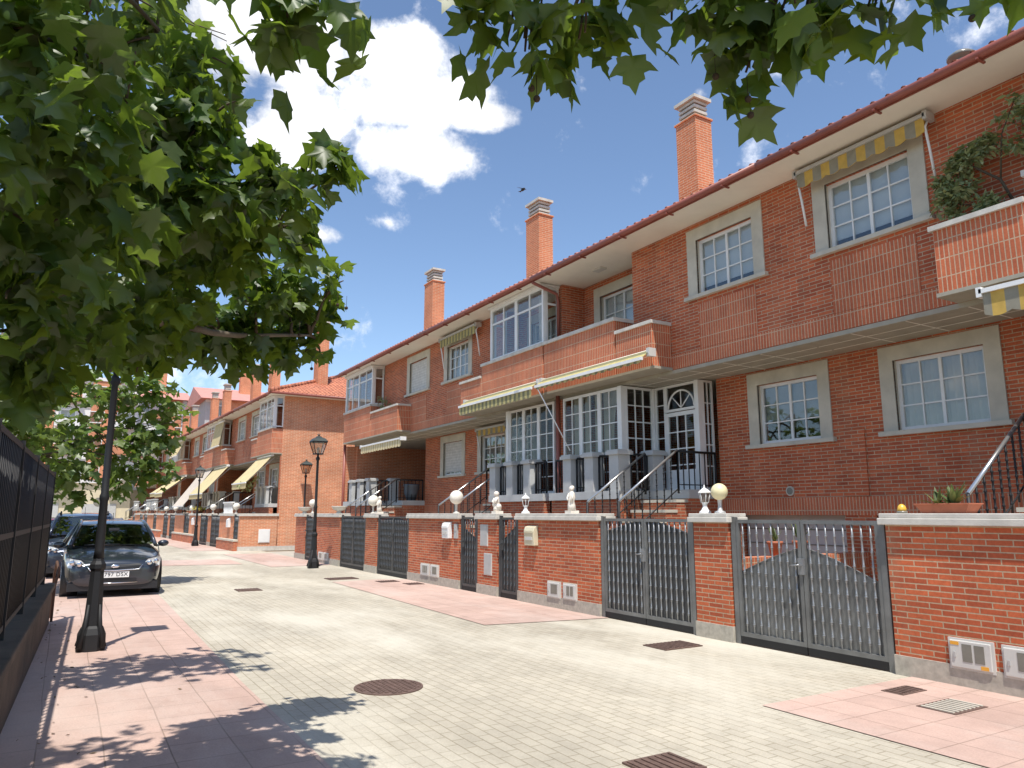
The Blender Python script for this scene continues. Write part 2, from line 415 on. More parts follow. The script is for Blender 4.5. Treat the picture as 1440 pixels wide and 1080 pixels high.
def curtain(parent, axis, f, a0, a1, z0, z1, parts=((0, 1),), mat=None, tie=0.):
    m = MB()
    for p0, p1 in parts:
        b0 = a0 + (a1 - a0) * p0; b1 = a0 + (a1 - a0) * p1; n = max(8, int(abs(b1 - b0) / .035)); rows = 8; vs = []
        for j in range(rows + 1):
            t = j / rows; z = z1 + (z0 - z1) * t
            sq = 1 - tie * math.sin(min(1, t * 1.35) * math.pi / 2) if tie > 0 else 1
            for i in range(n + 1):
                u = i / n
                aa = b0 + (b1 - b0) * (u * sq if tie >= 0 else 1 - (1 - u) * sq)
                ff = f + .025 * math.sin(i * 2.1) * (1 if tie == 0 else .8)
                vs.append((ff, aa, z) if axis == 'x' else (aa, ff, z))
        w = n + 1
        m.add(vs, [(j * w + i, j * w + i + 1, (j + 1) * w + i + 1, (j + 1) * w + i) for j in range(rows) for i in range(n)], True)
    return m.build('curtain', mat or CURT, parent, fix=False)
def railing(root, pts, h, spacing=.14, mat=IRON, topmat=None, r=.012, beads=False, name='railing'):
    """stair/porch railing along polyline pts (rail feet); h height"""
    m = MB(); m.tube([V(p) + V((0, 0, h)) for p in pts], .024, 8)
    rl = m.build(name, topmat or mat, root)
    m = MB(); m.tube([V(p) + V((0, 0, .09)) for p in pts], .012, 6); m.build('lower_rail', mat, rl)
    for a, b in zip(pts[:-1], pts[1:]):
        a, b = V(a), V(b); L = (b - a).length; n = max(1, int(L / spacing))
        for i in range(n + 1):
            p = a + (b - a) * (i / n); m = MB()
            rr = r * (1.9 if i in (0, n) else 1)
            if beads and i not in (0, n):
                prof = []; hh = h - .01
                for k in range(9):
                    z = hh * k / 8; prof += [(r, z - .014), (r * 1.75, z), (r, z + .014)] if 0 < k < 8 else [(r, z)]
                m.lathe(prof, p.x, p.y, p.z, 6)
            else: m.cyl(p, p + V((0, 0, h)), rr, n=6)
            m.build('baluster', mat, rl)
    return rl
# ------------------------------------------------------------------ terraced house
XF, XW, XU, XB, XE, XP = 7.6, 11.0, 9.86, 9.36, 9.10, 13.5
ZS, ZT = 4.35, 7.10
def pillar(m, x, y, z0, z1, w=.30):
    m.box(x - w / 2, x + w / 2, y - w / 2, y + w / 2, z0, z1 - .1)
    m.box(x - w / 2 - .05, x + w / 2 + .05, y - w / 2 - .05, y + w / 2 + .05, z1 - .1, z1 - .03)
    m.prism([(x - w / 2 - .03, y - w / 2 - .03, z1 - .03), (x + w / 2 + .03, y - w / 2 - .03, z1 - .03), (x + w / 2 + .03, y + w / 2 + .03, z1 - .03), (x - w / 2 - .03, y + w / 2 + .03, z1 - .03)], (0, 0, .03))
def house(y0, d, W, label, T=ID, bay=False, encl=False, ch=(4.1, 4.85), up=None, low=None, up_w=(.86, 2.2), low_w=(.62, 2.0), big=False, open_stairs=True, end=None, hip=None, low_mode=None, up_mode=None, pillars='grey', lowpiece=(2.97, 4.05), recwin=True, lite=False, group=None, rail_top=None):
    k = W / 6.75
    def Y(v): return y0 + d * v * k
    root = thing('terraced_house', label, 'house', (9.86, Y(3.375), 0), group, T)
    bx = lambda m, x0, x1, v0, v1, z0, z1: m.box(x0, x1, Y(v0), Y(v1), z0, z1)
    # --- ground storey
    m = MB()
    holed(m, 'x', XW, XW + .25, Y(0), Y(2.95), 1.92, ZS, [(Y(low_w[0]), Y(low_w[1]), 2.91, 4.02)])
    m.box(XW + .25, XP, Y(2.95), Y(2.95) - d * .25, 0, ZS)
    holed(m, 'x', XP, XP + .25, Y(2.95), Y(6.75), 0, ZS, [(Y(4.2), Y(5.1), 2.05, 4.1)])
    m.box(XU - .06, XP, Y(6.75), Y(6.75) - d * .12, 0, ZS - .06)       # half of the party wall
    m.box(XW, XW + .25, Y(0), Y(.28), 0, 1.62); m.box(XW, XW + .25, Y(2.62), Y(2.95), 0, 1.62)
    m.box(9.46, 9.62, Y(4.1), Y(6.6), 0, 1.93); m.box(9.62, XW, Y(4.1), Y(4.25), 0, 1.93)
    m.build('ground_wall', BR, root)
    m = MB(); bx(m, XW - .012, XW + .2, 0, 2.95, 1.62, 1.92); m.build('brick_band', BRS, root)
    m = MB(); bx(m, XW + .3, XW + .36, .28, 2.62, 0, 1.62); g = m.build('garage_door', METAL, root)
    if not lite:
        m = MB()
        for i in range(6): bx(m, XW + .285, XW + .3, .3, 2.6, .06 + i * .26, .08 + i * .26)
        m.build('panel_joints', PLASTD, g)
    m = MB(); bx(m, 9.40, XP, 4.1, 6.62, 1.935, 2.10); bx(m, 10.15, XP, 2.95, 4.1, 1.935, 2.10); m.build('porch_floor', GREYP, root)
    # steps
    m = MB(); m2 = MB(); ns = 7
    for i in range(ns):
        zt = 2.10 - (i + 1) * .19; x1 = 10.15 - i * .28
        bx(m, x1 - .305, x1, 2.985, 3.995, zt - .055, zt); bx(m2, x1 - .28, x1, 3.0, 3.98, 0, zt - .056)
    bx(m, 7.95, 8.2, 2.98, 6.6, .42, .5); bx(m2, 7.97, 8.18, 3., 6.58, 0, .418); bx(m2, 10.15, XW, 2.96, 4.1, 0, 1.934)
    m.build('steps', STONE, root); m2.build('step_base', BR, root)
    st = dict(mat=IRON, topmat=rail_top or RAILM)
    z_at = lambda x: 2.10 - (10.15 - x) / .28 * .19 + .06
    for v in (3.02, 3.96):
        railing(root, [(8.5, Y(v), z_at(8.5)), (9.95, Y(v), z_at(9.95))], .82, .2 if not lite else .4, beads=not lite, **st)
    railing(root, [(9.95, Y(3.02), 2.10), (10.95, Y(3.02), 2.10)], .72, .13 if not lite else .4)
    # porch pillars and railing panels
    pm = MB(); PM = WHITE if pillars == 'white' else GREYP
    for v in (5.92, 5.12, 4.28):
        m = MB(); pillar(m, 9.56, Y(v), 2.10, 2.92); m.build('pillar', PM, root)
    m = MB(); pillar(m, 10.33, Y(4.12), 2.10, 2.92); m.build('pillar', PM, root)
    for va, vb in ((4.45, 4.95), (5.29, 5.75), (6.1, 6.55)):
        railing(root, [(9.56, Y(va), 2.11), (9.56, Y(vb), 2.11)], .72, .11 if not lite else .25)
    railing(root, [(9.74, Y(4.14), 2.11), (10.16, Y(4.14), 2.11)], .72, .11 if not lite else .25)
    # front door
    m = MB(); bx(m, XP + .1, XP + .16, 4.2, 5.1, 2.1, 4.1); dr = m.build('front_door', WOOD, root)
    # --- upper storey
    uz = (5.68, 6.76)
    m = MB()
    holed(m, 'x', XU, XU + .25, Y(0), Y(4.07), ZS + .02, ZT, [(Y(up_w[0]), Y(up_w[1]), *uz)])
    m.box(XU + .25, 10.5, Y(4.07), Y(4.07) - d * .25, 4.5, ZT)
    holed(m, 'x', 10.5, 10.75, Y(4.07), Y(6.75), 4.5, ZT, [(Y(4.5), Y(6.0), 4.6, 6.72)] if recwin else [])
    m.box(XU, 10.5, Y(6.75), Y(6.75) - d * .1, 4.5, ZT)
    m.build('upper_wall', BR, root)
    m = MB()
    for a, b, z0_, z1_ in ((up_w[0], up_w[1], 4.66, 5.50), (0, lowpiece[0], ZS + .03, 4.655)):
        if b - a < .01: continue
        bx(m, XU - .012, XU + .05, a, b, z0_, z1_)
    m.build('brick_panel', BRS, root)
    # overhang slab
    m = MB(); bx(m, XU - .015, XP + .2, 0, 6.75, ZS - .05, ZS + .018); m.build('overhang_slab', SLAB, root)
    m = MB()
    for i in range(1, 8): bx(m, XU + .02, XW - .01, i * .85 - .01, i * .85 + .01, ZS - .053, ZS - .05)
    for xx in (XU + .38, XU + .76): bx(m, xx - .008, xx + .008, .02, 6.7, ZS - .0535, ZS - .05)
    m.build('slab_joints', CREAMP, root)
    # balcony
    a, b = lowpiece
    m = MB(); bx(m, XB, XB + .13, a, b, 4.42, 5.25); bx(m, XB + .13, XU - .012, a, a + .13 / k, 4.42, 5.25)
    bx(m, XB - .0, XB + .13, b + .04, 6.72, 4.42, 5.55); bx(m, XB + .13, XU, b + .04, b + .14, 5.25, 5.55); bx(m, XB + .13, 10.45, 6.62, 6.72, 4.42, 5.55)
    bal = m.build('balcony', BRS, root)
    m = MB(); bx(m, XB - .045, XB + .18, a - .04, b + .0, 5.25, 5.315); bx(m, XB + .18, XU - .02, a - .04, a + .2, 5.25, 5.315)
    bx(m, XB - .045, XB + .18, b + .01, 6.74, 5.55, 5.625); bx(m, XB + .18, XU, b + .01, b + .2, 5.55, 5.625); m.build('coping', COPING, bal)
    m = MB(); bx(m, XB - .01, XU - .016, a - .03, 6.73, 4.37, 4.42); bx(m, XU + .25, 10.5, 4.1, 6.7, 4.42, 4.5); bx(m, XB + .13, XU + .25, b + .2, 6.6, 4.42, 4.5); m.build('balcony_slab', SLAB, bal)
    # --- eaves and roof
    m = MB(); bx(m, XE, 10.8, 0, 6.75, ZT + .003, ZT + .06); m.build('soffit', CREAMP, root)
    sl = .38; xr = 14.7; zr = ZT + .09 + sl * (xr - XE + .08)
    ya, yb = Y(0), Y(6.75)
    lo, hi = min(ya, yb), max(ya, yb)
    m = MB(); x0 = XE - .08; z0 = ZT + .09; x9 = 2 * xr - x0
    if hip is None and end is None:
        m.prism([(x0, lo, z0), (xr, lo, zr), (x9, lo, z0), (x9, lo, z0 - .08), (xr, lo, zr - .08), (x0, lo, z0 - .08)], (0, hi - lo, 0))
    elif end is not None:   # gable with overhang at the far side
        l2, h2 = (lo, hi + .5) if end == 'hi' else (lo - .5, hi)
        m.prism([(x0, l2, z0), (xr, l2, zr), (x9, l2, z0), (x9, l2, z0 - .08), (xr, l2, zr - .08), (x0, l2, z0 - .08)], (0, h2 - l2, 0))
    else:                   # hip toward -Y
        e = lo - .55; run = xr - x0; yr = e + run
        P = [(x0, e, z0), (xr, yr, zr), (x9, e, z0), (x0, hi, z0), (xr, hi, zr), (x9, hi, z0)]
        m.add(P, [(0, 1, 2), (0, 3, 4, 1), (1, 4, 5, 2)] if yr < hi else [(0, 1, 2)])
        if yr >= hi:
            yr2 = hi; t = (hi - e) / run
            m = MB()
            xm = x0 + run * t; zm = z0 + (zr - z0) * t; xm2 = x9 - run * t
            m.add([(x0, e, z0), (x9, e, z0), (xm2, hi, zm), (xm, hi, zm)], [(0, 1, 2, 3)])
            m.add([(x0, e, z0), (x0, hi, z0), (xm, hi, zm)], [(0, 1, 2)]); m.add([(x9, e, z0), (x9, hi, z0), (xm2, hi, zm)], [(0, 1, 2)])
    roof = m.build('roof', TILE, root)
    # tile ribs
    m = MB()
    def rib(p, q, r=.04):
        p, q = V(p), V(q); dd = (q - p).normalized(); side = dd.cross(V((0, 0, 1))).normalized(); nn = side.cross(dd)
        vs = []
        L = (q - p).length; ns_ = 2 if lite else max(2, int(L / .36)) + 1
        for i in range(ns_):
            for h_, off in ((0, 0), (1, 0)) if ns_ > 2 and i < ns_ - 1 else ((0, 0),):
                c = p + dd * (L * min(1, (i + h_) / (ns_ - 1)))
                rr = r * (1.0 if h_ == 0 else .86)
                for a_ in range(5):
                    t = math.pi * a_ / 4
                    vs.append(c + side * math.cos(t) * rr + nn * math.sin(t) * rr)
        rows = len(vs) // 5
        m.add(vs, [(i * 5 + j, i * 5 + j + 1, i * 5 + j + 6, i * 5 + j + 5) for i in range(rows - 1) for j in range(4)], True)
        m.add(vs[:5], [(4, 3, 2, 1, 0)])
    y = lo + .11
    runx = xr - x0
    while y < hi:
        t = 1. if hip is None else min(1., (y - lo + .55) / runx)
        rib((x0 + .01, y, z0 - .01), (x0 + runx * t, y, z0 + sl * runx * t))
        y += .22
    if hip is not None:
        x = x0 + .15; e = lo - .55
        while x < xr:
            t = min(x - x0, hi - e)
            rib((x, e - .03, z0), (x, e + t, z0 + sl * t)); x += .22
        q = min(runx, hi - e)
        m.tube([(x0 - .05, e - .05, z0 + .03), (x0 + q, e + q, z0 + sl * q + .05)], .10, 8)
    m.build('tiles', TILE, roof)
    m = MB(); m.tube([(XE - .06, lo, ZT + .035), (XE - .06, hi, ZT + .035)], .06, 10); bx(m, XE - .03, XE - .002, 0, 6.75, ZT - .03, ZT + .10)
    if hip is not None: m.tube([(XE - .06, lo - .58, ZT + .035), (x9, lo - .58, ZT + .035)], .06, 10); m.tube([(XE - .06, lo - .58, ZT + .035), (XE - .06, lo, ZT + .035)], .06, 10)
    for i in range(5):
        v = .7 + i * 1.35; bx(m, XE - .125, XE + .06, v - .015, v + .015, ZT - .045, ZT - .02)
    m.build('gutter', GUTTER, roof)
    if hip is not None:
        m = MB(); m.box(XE, x9, lo - .5, lo, ZT + .004, ZT + .06); m.box(XE, XU + .0, lo, lo + .02, ZT + .062, ZT + .07); m.build('end_soffit', CREAMP, root)
    # chimney
    c0, c1 = sorted((Y(ch[0]), Y(ch[1])))
    m = MB(); m.box(12., 12.52, c0, c1, 7.2, 10.93); m.box(11.97, 12.55, c0 - .03, c1 + .03, 10.93, 10.98); chim = m.build('chimney', BRO, roof)
    m = MB()
    for i in range(4): m.box(12.05 + .0, 12.47, c0 + .06, c1 - .06, 10.98 + i * .12, 11.05 + i * .12); 
    m.box(11.98, 12.54, c0 - .02, c1 + .02, 11.42, 11.50)
    m.build('chimney_cap', COPING, roof)
    m = MB(); m.box(12.09, 12.43, c0 + .10, c1 - .10, 10.98, 11.42); m.build('flue', PLASTD, roof)
    # end walls
    if hip is not None:
        m = MB(); m.box(XU - .002, 19.5, lo - .004, lo + .25, 0, ZT); m.build('end_wall', BRE, root)
        m = MB(); m.box(XU - .02, 19.5, lo - .02, lo - .004, 0, .2); m.build('wall_base', COPING, root)
    if end is not None:
        m = MB(); yy = hi if end == 'hi' else lo
        m.box(XU + .02, 19.5, yy - .25, yy + .004, 0, ZT); m.box(9.5, XU + .02, yy - .13, yy, 2.1, ZS - .06)
        m.prism([(XU, yy - .1, ZT + .065), (19.5, yy - .1, ZT + .065), (xr, yy - .1, zr - .15)], (0, .1, 0)); m.build('end_wall', BRO, root)
    m = MB(); bx(m, 19.3, 19.5, 0.05, 6.7, 0, ZT); m.build('rear_wall', BRO, root)
    # --- windows
    window(root, XW, Y(low_w[0]), Y(low_w[1]), 2.91, 4.02, 4, 3, mode=low_mode or 'blind', blind=.62 if low_mode != 'shutter' else .1, bmat=BLINDG)
    window(root, XU, Y(up_w[0]), Y(up_w[1]), *uz, 4, 3, mode=up_mode or 'blind', blind=.85 if up_mode != 'shutter' else 0., bmat=BLIND)
    if recwin: window(root, 10.5, Y(4.5), Y(6.0), 4.6, 6.72, 4, 5, mode='blind', blind=.5, sill=False, rec=.12)
    # --- glazed ground bay
    if bay:
        fr, gl = MB(), MB(); f1, f2 = 9.80, 10.65; vb, vd = 4.42, 3.05; zt = ZS - .07
        ve = 6.58; third = (ve - vb - .12) / 3
        for i in range(3):
            a_ = vb + .10 + i * third
            glazing(fr, gl, 'x', f1, Y(a_), Y(a_ + third), 2.11, zt, 2, 6, fw=.06)
        fr.box(f1 - .06, f1 + .06, Y(vb - .02), Y(vb + .10), 2.11, zt)
        glazing(fr, gl, 'y', Y(vb), f1 + .06, f2 - .04, 2.11, zt, 3, 6, fw=.05)
        fr.box(f2 - .05, f2 + .05, Y(vb - .06), Y(vb + .05), 2.11, zt)
        glazing(fr, gl, 'x', f2, Y(vb - .07), Y(vb - .38), 2.11, zt, 1, 6, fw=.045)
        db = vb - .38; da = vd + .1
        glazing(fr, gl, 'x', f2, Y(da), Y(db), 2.11, 3.70, 3, [.30, .53, .77], fw=.08)
        fr.box(f2 - .02, f2 + .02, Y(da + .07), Y(db - .07), 2.19, 2.52)
        glazing(fr, gl, 'x', f2, Y(da), Y(db), 3.72, zt, 1, 1, fw=.05)
        cy = (Y(da) + Y(db)) / 2; rr = abs(Y(db) - Y(da)) / 2 - .07
        arc = [(f2, cy + rr * math.cos(t), 3.78 + rr * .98 * math.sin(t)) for t in [math.pi * i / 14 for i in range(15)]]
        fr.tube(arc, .022, 6)
        for t in (.25, .5, .75): fr.cyl((f2, cy, 3.78), (f2, cy + rr * math.cos(math.pi * t), 3.78 + rr * .98 * math.sin(math.pi * t)), .014, n=6)
        fr.box(f2 - .06, f2 + .06, Y(vd), Y(vd + .1), 2.11, zt)
        glazing(fr, gl, 'y', Y(vd + .02), f2 + .06, XW - .01, 2.11, zt, 2, 5, fw=.04)
        by = fr.build('glazed_bay', WHITE, root); gl.build('pane', GLASSD, by)
        if bay == 'curtains':
            for i, prt in enumerate((((.45, 1.),), ((0, .42), (.62, 1.)), ((0, .9),))):
                a_ = vb + .10 + (2 - i) * third
                curtain(by, 'x', f1 + .07, Y(a_ + third - .04), Y(a_ + .04), 2.9, zt - .04, prt, tie=.35 if i != 1 else .2)
    # --- glazed balcony enclosure
    if encl:
        fr, gl = MB(), MB(); f = XB + .07; v0 = lowpiece[1] + (.45 if encl == 'half' else .06); v1 = 6.70; zt = ZT - .06
        half = (v0 + v1) / 2
        for a_, b_ in ((v0, half), (half, v1)):
            glazing(fr, gl, 'x', f, Y(a_), Y(b_), 5.63, zt, 2, [.72], fw=.06, mw=.05)
        for vv in (v0 + .03, v1 - .03):
            glazing(fr, gl, 'y', Y(vv), f + .05, XU, 5.63, zt, 1, [.72], fw=.055, mw=.05)
        fr.box(f - .04, f + .05, Y(v0 - .02), Y(v0 + .05), 5.63, zt); fr.box(f - .04, f + .05, Y(v1 - .05), Y(v1 + .02), 5.63, zt)
        fr.box(f - .12, XU, Y(v0 - .05), Y(v1 + .04), zt, zt + .05)
        en = fr.build('balcony_enclosure', WHITE, root); gl.build('pane', GLASS, en)
        curtain(en, 'x', f + .16, Y(half + .4), Y(v1 - .1), 5.66, zt - .05, ((.5, 1),))
    return root, Y
def pipe(root, pts, r=.04):
    m = MB(); m.tube(pts, r, 8); return m.build('downpipe', GUTTER, root)

GA = 'terraced brick houses along the right of the street'
hA, YA = house(7.5, -1, 6.75, 'nearest red brick terraced house with big upper window and planted balcony', up_w=(.61, 1.97), low_w=(.77, 2.13), up_mode='blind', low_mode='curtain', lowpiece=(2.47, 3.56), recwin=False, group=GA)
hB, YB = house(7.5, 1, 6.75, 'brick terraced house with curtained glazed entrance bay and arched fanlight door', bay='curtains', ch=(4.15, 4.80), low_w=(.61, 1.92), group=GA)
hC, YC = house(21.1, -1, 6.85, 'brick terraced house with white framed glazed bay beside a brown downpipe', bay=True, encl='half', ch=(1.85, 2.6), up_w=(.65, 2.05), low_w=(.78, 2.25), up_mode='curtain', lowpiece=(2.55, 3.74), group=GA, pillars='grey')
hD, YD = house(21.1, 1, 7.8, 'brick terraced house at the block end with closed roller shutters', encl='full', ch=(4.55, 5.25), up_w=(.76, 2.0), low_w=(.45, 1.65), up_mode='shutter', low_mode='shutter', lowpiece=(1.85, 4.06), end='hi', recwin=False, group=GA)
pipe(hB, [(XE - .05, 14.22, 7.04), (XU - .12, 14.22, 6.86), (XU - .08, 14.22, 6.7), (XU - .08, 14.22, 5.7)])
pipe(hB, [(XU - .12, 14.22, 4.4), (XU - .12, 14.22, .1)], .05)
pipe(hD, [(9.45, 28.93, 4.36), (9.45, 28.93, .1)], .055)
m = MB(); m.box(XW - .03, XW, 7.3, 7.72, 1.93, 3.0); m.build('brick_pier', BR, hB)
m = MB(); m.cyl((XW - .02, 8.82, 2.04), (XW + .01, 8.82, 2.04), .085, n=18); v_ = m.build('wall_vent', STONE, hB)
m = MB(); m.cyl((XW - .025, 8.82, 2.04), (XW - .02, 8.82, 2.04), .062, n=18); m.build('vent_grille', PLASTD, v_)
m = MB(); m.box(9.82, 10.0, 12.6, 12.9, 7.06, 7.103); m.build('ceiling_lamp', PLAST, hB)
GB = 'terraced brick houses of the second row'
C2 = dict(T=ROW2, lite=True, group=GB)
hE, YE = house(41.75, -1, 6.75, 'terraced house with sunlit brick end wall and tiled hip roof', encl='full', hip=True, recwin=False, rail_top=RAILM, **C2)
hF, YF = house(41.75, 1, 6.75, 'second house from the sunlit end wall with cream blind hanging over its balcony', encl='half', recwin=False, **C2)
hG, YG = house(55.25, -1, 6.75, 'third house from the sunlit end wall with yellowish balcony awning', encl='half', up_mode='curtain', recwin=False, **C2)
for lab, src, yy in (('fourth house from the sunlit end wall, partly behind tree leaves', hF, 13.5), ('fifth house from the sunlit end wall, mostly behind the tree', hG, 13.5),
                     ('sixth house from the sunlit end wall, far down the street', hF, 27.), ('seventh house from the sunlit end wall, far behind the tree', hG, 27.),
                     ('farthest house of the second row, beside the far apartment block', hF, 40.5)):
    c = dup(src, ORI[src.name] + V((0, yy, 0)), lab, T=ROW2)
# ------------------------------------------------------------------ front boundary walls, pillars
def gwall(name, label, y0, y1, T=ID, xf=XF, group=None, cat='garden wall', ax='x', h0=.20):
    o = (xf + .12, (y0 + y1) / 2, 0)
    t = thing(name, label, cat, o, group, T)
    m = MB(); m.box(xf, xf + .25, y0, y1, h0, 1.53); m.build('brickwork', BR if xf == XF else BRO, t)
    m = MB(); m.box(xf - .018, xf + .27, y0 - .012, y1 + .012, 0, h0); m.build('stone_base', GRANITE, t)
    m = MB(); m.box(xf - .07, xf + .33, y0 - .05, y1 + .05, 1.53, 1.60); m.box(xf - .055, xf + .315, y0 - .035, y1 + .035, 1.60, 1.65)
    c = m.build('coping', COPING, t)
    b = c.modifiers.new('b', 'BEVEL'); b.width = .008; b.segments = 2
    return t
GW = 'brick front boundary walls'
gwall('garden_wall', 'long brick boundary wall nearest the camera carrying a terracotta trough', -4, 4.90, group=GW)
gwall('gate_pillar', 'wide brick pillar between the two big gates under a lantern and yellowed globe', 7.13, 7.77, group=GW, cat='pillar')
gwall('garden_wall', 'brick boundary wall with cream mailbox and two white statues on top', 9.95, 12.50, group=GW)
gwall('gate_pillar', 'narrow brick pillar between two garden gates with two blank metal panels', 13.32, 14.16, group=GW, cat='pillar')
gwall('garden_wall', 'brick boundary wall with white mailbox under a white globe lamp', 15.02, 17.88, group=GW)
gwall('gate_pillar', 'narrow brick pillar between dark gates carrying white globe and small figure', 20.15, 21.08, group=GW, cat='pillar')
gwall('garden_wall', 'short brick boundary wall behind the street lamp in front of the end house', 23.42, 26.45, group=GW)
gwall('gate_pillar', 'last brick pillar of the first row carrying a stone urn', 27.45, 28.75, group=GW, cat='pillar')
# ------------------------------------------------------------------ gates
def barmesh(h, z0=.1, mat=BARM, dense=True):
    m = MB(); prof = []
    n = 10 if dense else 7
    for k in range(n):
        z = z0 + (h - z0) * k / (n - 1)
        if k in (0, n - 1): prof.append((.012, z)); continue
        for dz, r in ((-.028, .0115), (-.021, .0165), (-.012, .0115), (-.006, .018), (.006, .018), (.012, .0115), (.021, .0165), (.028, .0115)): prof.append((r, z + dz))
    m.lathe(prof, 0, 0, 0, 6); me = m.mesh('bar'); me.materials.append(mat); return me
BAR_L, BAR_D = barmesh(1.55), barmesh(1.55, mat=BARD)
BAR_S = barmesh(1.55, mat=BARD, dense=False)
def gate(y0, y1, label, leaves, edge, mid, style='light', group=None, T=ID, xf=XF, nb=8, diag=None, name=None, tall=1.60):
    x = xf + .05
    name = name or ('driveway_gate' if leaves == 2 else 'garden_gate')
    t = thing(name, label, 'gate', (x, (y0 + y1) / 2, 0), group, T)
    O = ORI[t.name]
    fm, bm_ = (GATE, BAR_L) if style == 'light' else (GATED, BAR_D)
    if style == 'far': bm_ = BAR_S
    pm_ = GATED if edge > 1.3 else fm
    for y in (y0 + .035, y1 - .035): m = MB(); m.box(x - .03, x + .03, y - .035, y + .035, 0, tall); m.build('gate_post', fm, t)
    spans = [(y0 + .075, (y0 + y1) / 2 - .005), ((y0 + y1) / 2 + .005, y1 - .075)] if leaves == 2 else [(y0 + .075, y1 - .075)]
    for li, (a, b) in enumerate(spans):
        m = MB(); s = .022
        m.box(x - s, x + s, a, a + .045, .10, tall - .03); m.box(x - s, x + s, b - .045, b, .10, tall - .03)
        m.box(x - s, x + s, a + .045, b - .045, tall - .075, tall - .03); m.box(x - s, x + s, a + .045, b - .045, .10, .15)
        lf = m.build('gate_leaf', fm, t)
        m = MB(); m.box(x - s, x + s, a + .002, b - .002, .012, .10); m.build('kick_plate', IRON, lf)
        n = 12; pts = []
        for i in range(n + 1):
            u = i / n; y = a + .045 + (b - a - .09) * u
            if diag: z = diag[0] + (diag[1] - diag[0]) * u
            else:
                q = u if (leaves == 1 or li == 0) else 1 - u
                if leaves == 1: q = 1 - abs(2 * u - 1)
                z = edge + (mid - edge) * (.65 * q + .35 * math.sin(q * math.pi / 2))
            pts.append((y, min(z, tall - .08)))
        m = MB(); poly = [(x + .012, y, z) for y, z in pts] + [(x + .012, pts[-1][0], .15), (x + .012, pts[0][0], .15)]
        m.prism(poly, (.004, 0, 0)); m.build('sheet_panel', pm_, lf)
        m = MB(); m.tube([(x + .012, y, z + .004) for y, z in pts], .008, 5); m.build('sheet_edging', fm, lf)
        k = nb if leaves == 2 else max(4, int((b - a) / .125))
        for i in range(k):
            y = a + .045 + (b - a - .09) * (i + .5) / k
            ob = bpy.data.objects.new('bar', bm_); col.objects.link(ob); ob.parent = lf; ob.location = (x - .006 - O.x, y - O.y, 0)
    c = (y0 + y1) / 2 if leaves == 2 else y1 - .16
    m = MB(); m.box(x - .05, x - .022, c - .035, c + .045, .93, 1.12); m.box(x - .09, x - .05, c - .015, c + .01, 1.03, 1.06); m.cyl((x - .085, c, 1.045), (x - .085, c + .13, 1.03), .011, n=6)
    m.build('lock', BARM if style == 'light' else fm, t)
    return t
GG = 'metal gates in the front boundary wall'
gate(4.93, 7.10, 'wide grey double gate with silver spindle bars, nearest the camera', 2, .90, 1.23, group=GG)
gate(7.80, 9.92, 'dark grey double gate with silver spindle bars and high arched sheet', 2, 1.36, 1.55, group=GG)
gate(12.53, 13.29, 'narrow dark garden gate with diagonal sheet top, beside the cream mailbox', 1, 1.2, 1.4, 'dark', diag=(1.42, 1.12), group=GG)
gate(14.19, 14.99, 'narrow dark garden gate left of the pillar with two metal panels', 1, 1.2, 1.4, 'dark', diag=(1.10, 1.32), group=GG)
gate(17.91, 20.12, 'dark double gate left of the wall with the white mailbox', 2, 1.42, 1.54, 'dark', group=GG)
gate(21.11, 23.39, 'dark double gate right of the far street lamp', 2, 1.46, 1.55, 'dark', group=GG)
gate(26.48, 27.42, 'narrow grey garden gate just left of the far street lamp', 1, 1.4, 1.5, 'dark', group=GG)
# row two
XF2 = 8.16
t = thing('garden_wall', 'sunlit brick corner wall flush with the end wall, with white meter door', 'garden wall', (9.0, 35.12, 0), GW, ROW2)
m = MB(); m.box(XF2, XU - .004, 35., 35.25, .2, 1.53); m.build('brickwork', BRE, t)
m = MB(); m.box(XF2 - .015, XU - .022, 34.985, 35.27, 0, .2); m.build('stone_base', COPING, t)
m = MB(); m.box(XF2 - .06, XU - .004, 34.94, 35.3, 1.53, 1.65); m.build('coping', COPING, t)
m = MB(); m.box(9.0, 9.5, 34.97, 35., .35, .95); m.box(9.03, 9.47, 34.96, 34.97, .38, .92); m.build('meter_door', WHITE, t)
G2W, G2G = 'boundary walls of the second row', 'gates of the second row'
def far_front(y0, n):
    k = ('nearest', 'second', 'third', 'fourth', 'fifth')[n]
    w = f'{k} one along the second row'
    if n == 0: gwall('garden_wall', f'brick boundary wall with mailbox left of the narrow gate, {w}', 36.25, 39.2, ROW2, XF2, G2W)
    else: gwall('garden_wall', f'brick boundary wall right of a gate pair, {w} going away', y0 - 5.8, y0 - 2.5, ROW2, XF2, G2W)
    gate(y0 - 2.46, y0 - .38, f'dark driveway gate on the near side of its pillar, {w}', 2, 1.4, 1.5, 'far', G2G, ROW2, XF2, 5)
    gwall('gate_pillar', f'brick gate pillar between two driveway gates, {w}', y0 - .35, y0 + .35, ROW2, XF2, G2W, 'pillar')
    gate(y0 + .38, y0 + 2.46, f'dark driveway gate on the far side of its pillar, {w}', 2, 1.4, 1.5, 'far', G2G, ROW2, XF2, 5)
    gwall('garden_wall', f'brick boundary wall beyond the paired gates, {w}', y0 + 2.5, y0 + 5.8, ROW2, XF2, G2W)
    gate(y0 + 5.83, y0 + 7.6, f'narrow pair of garden gates, {w}', 2, 1.3, 1.4, 'far', G2G, ROW2, XF2, 4, name='garden_gate')
gate(35.3, 36.2, 'narrow dark garden gate beside the sunlit corner wall', 1, 1.4, 1.5, 'far', G2G, ROW2, XF2)
far_front(41.75, 0); far_front(55.25, 1); far_front(68.75, 2)
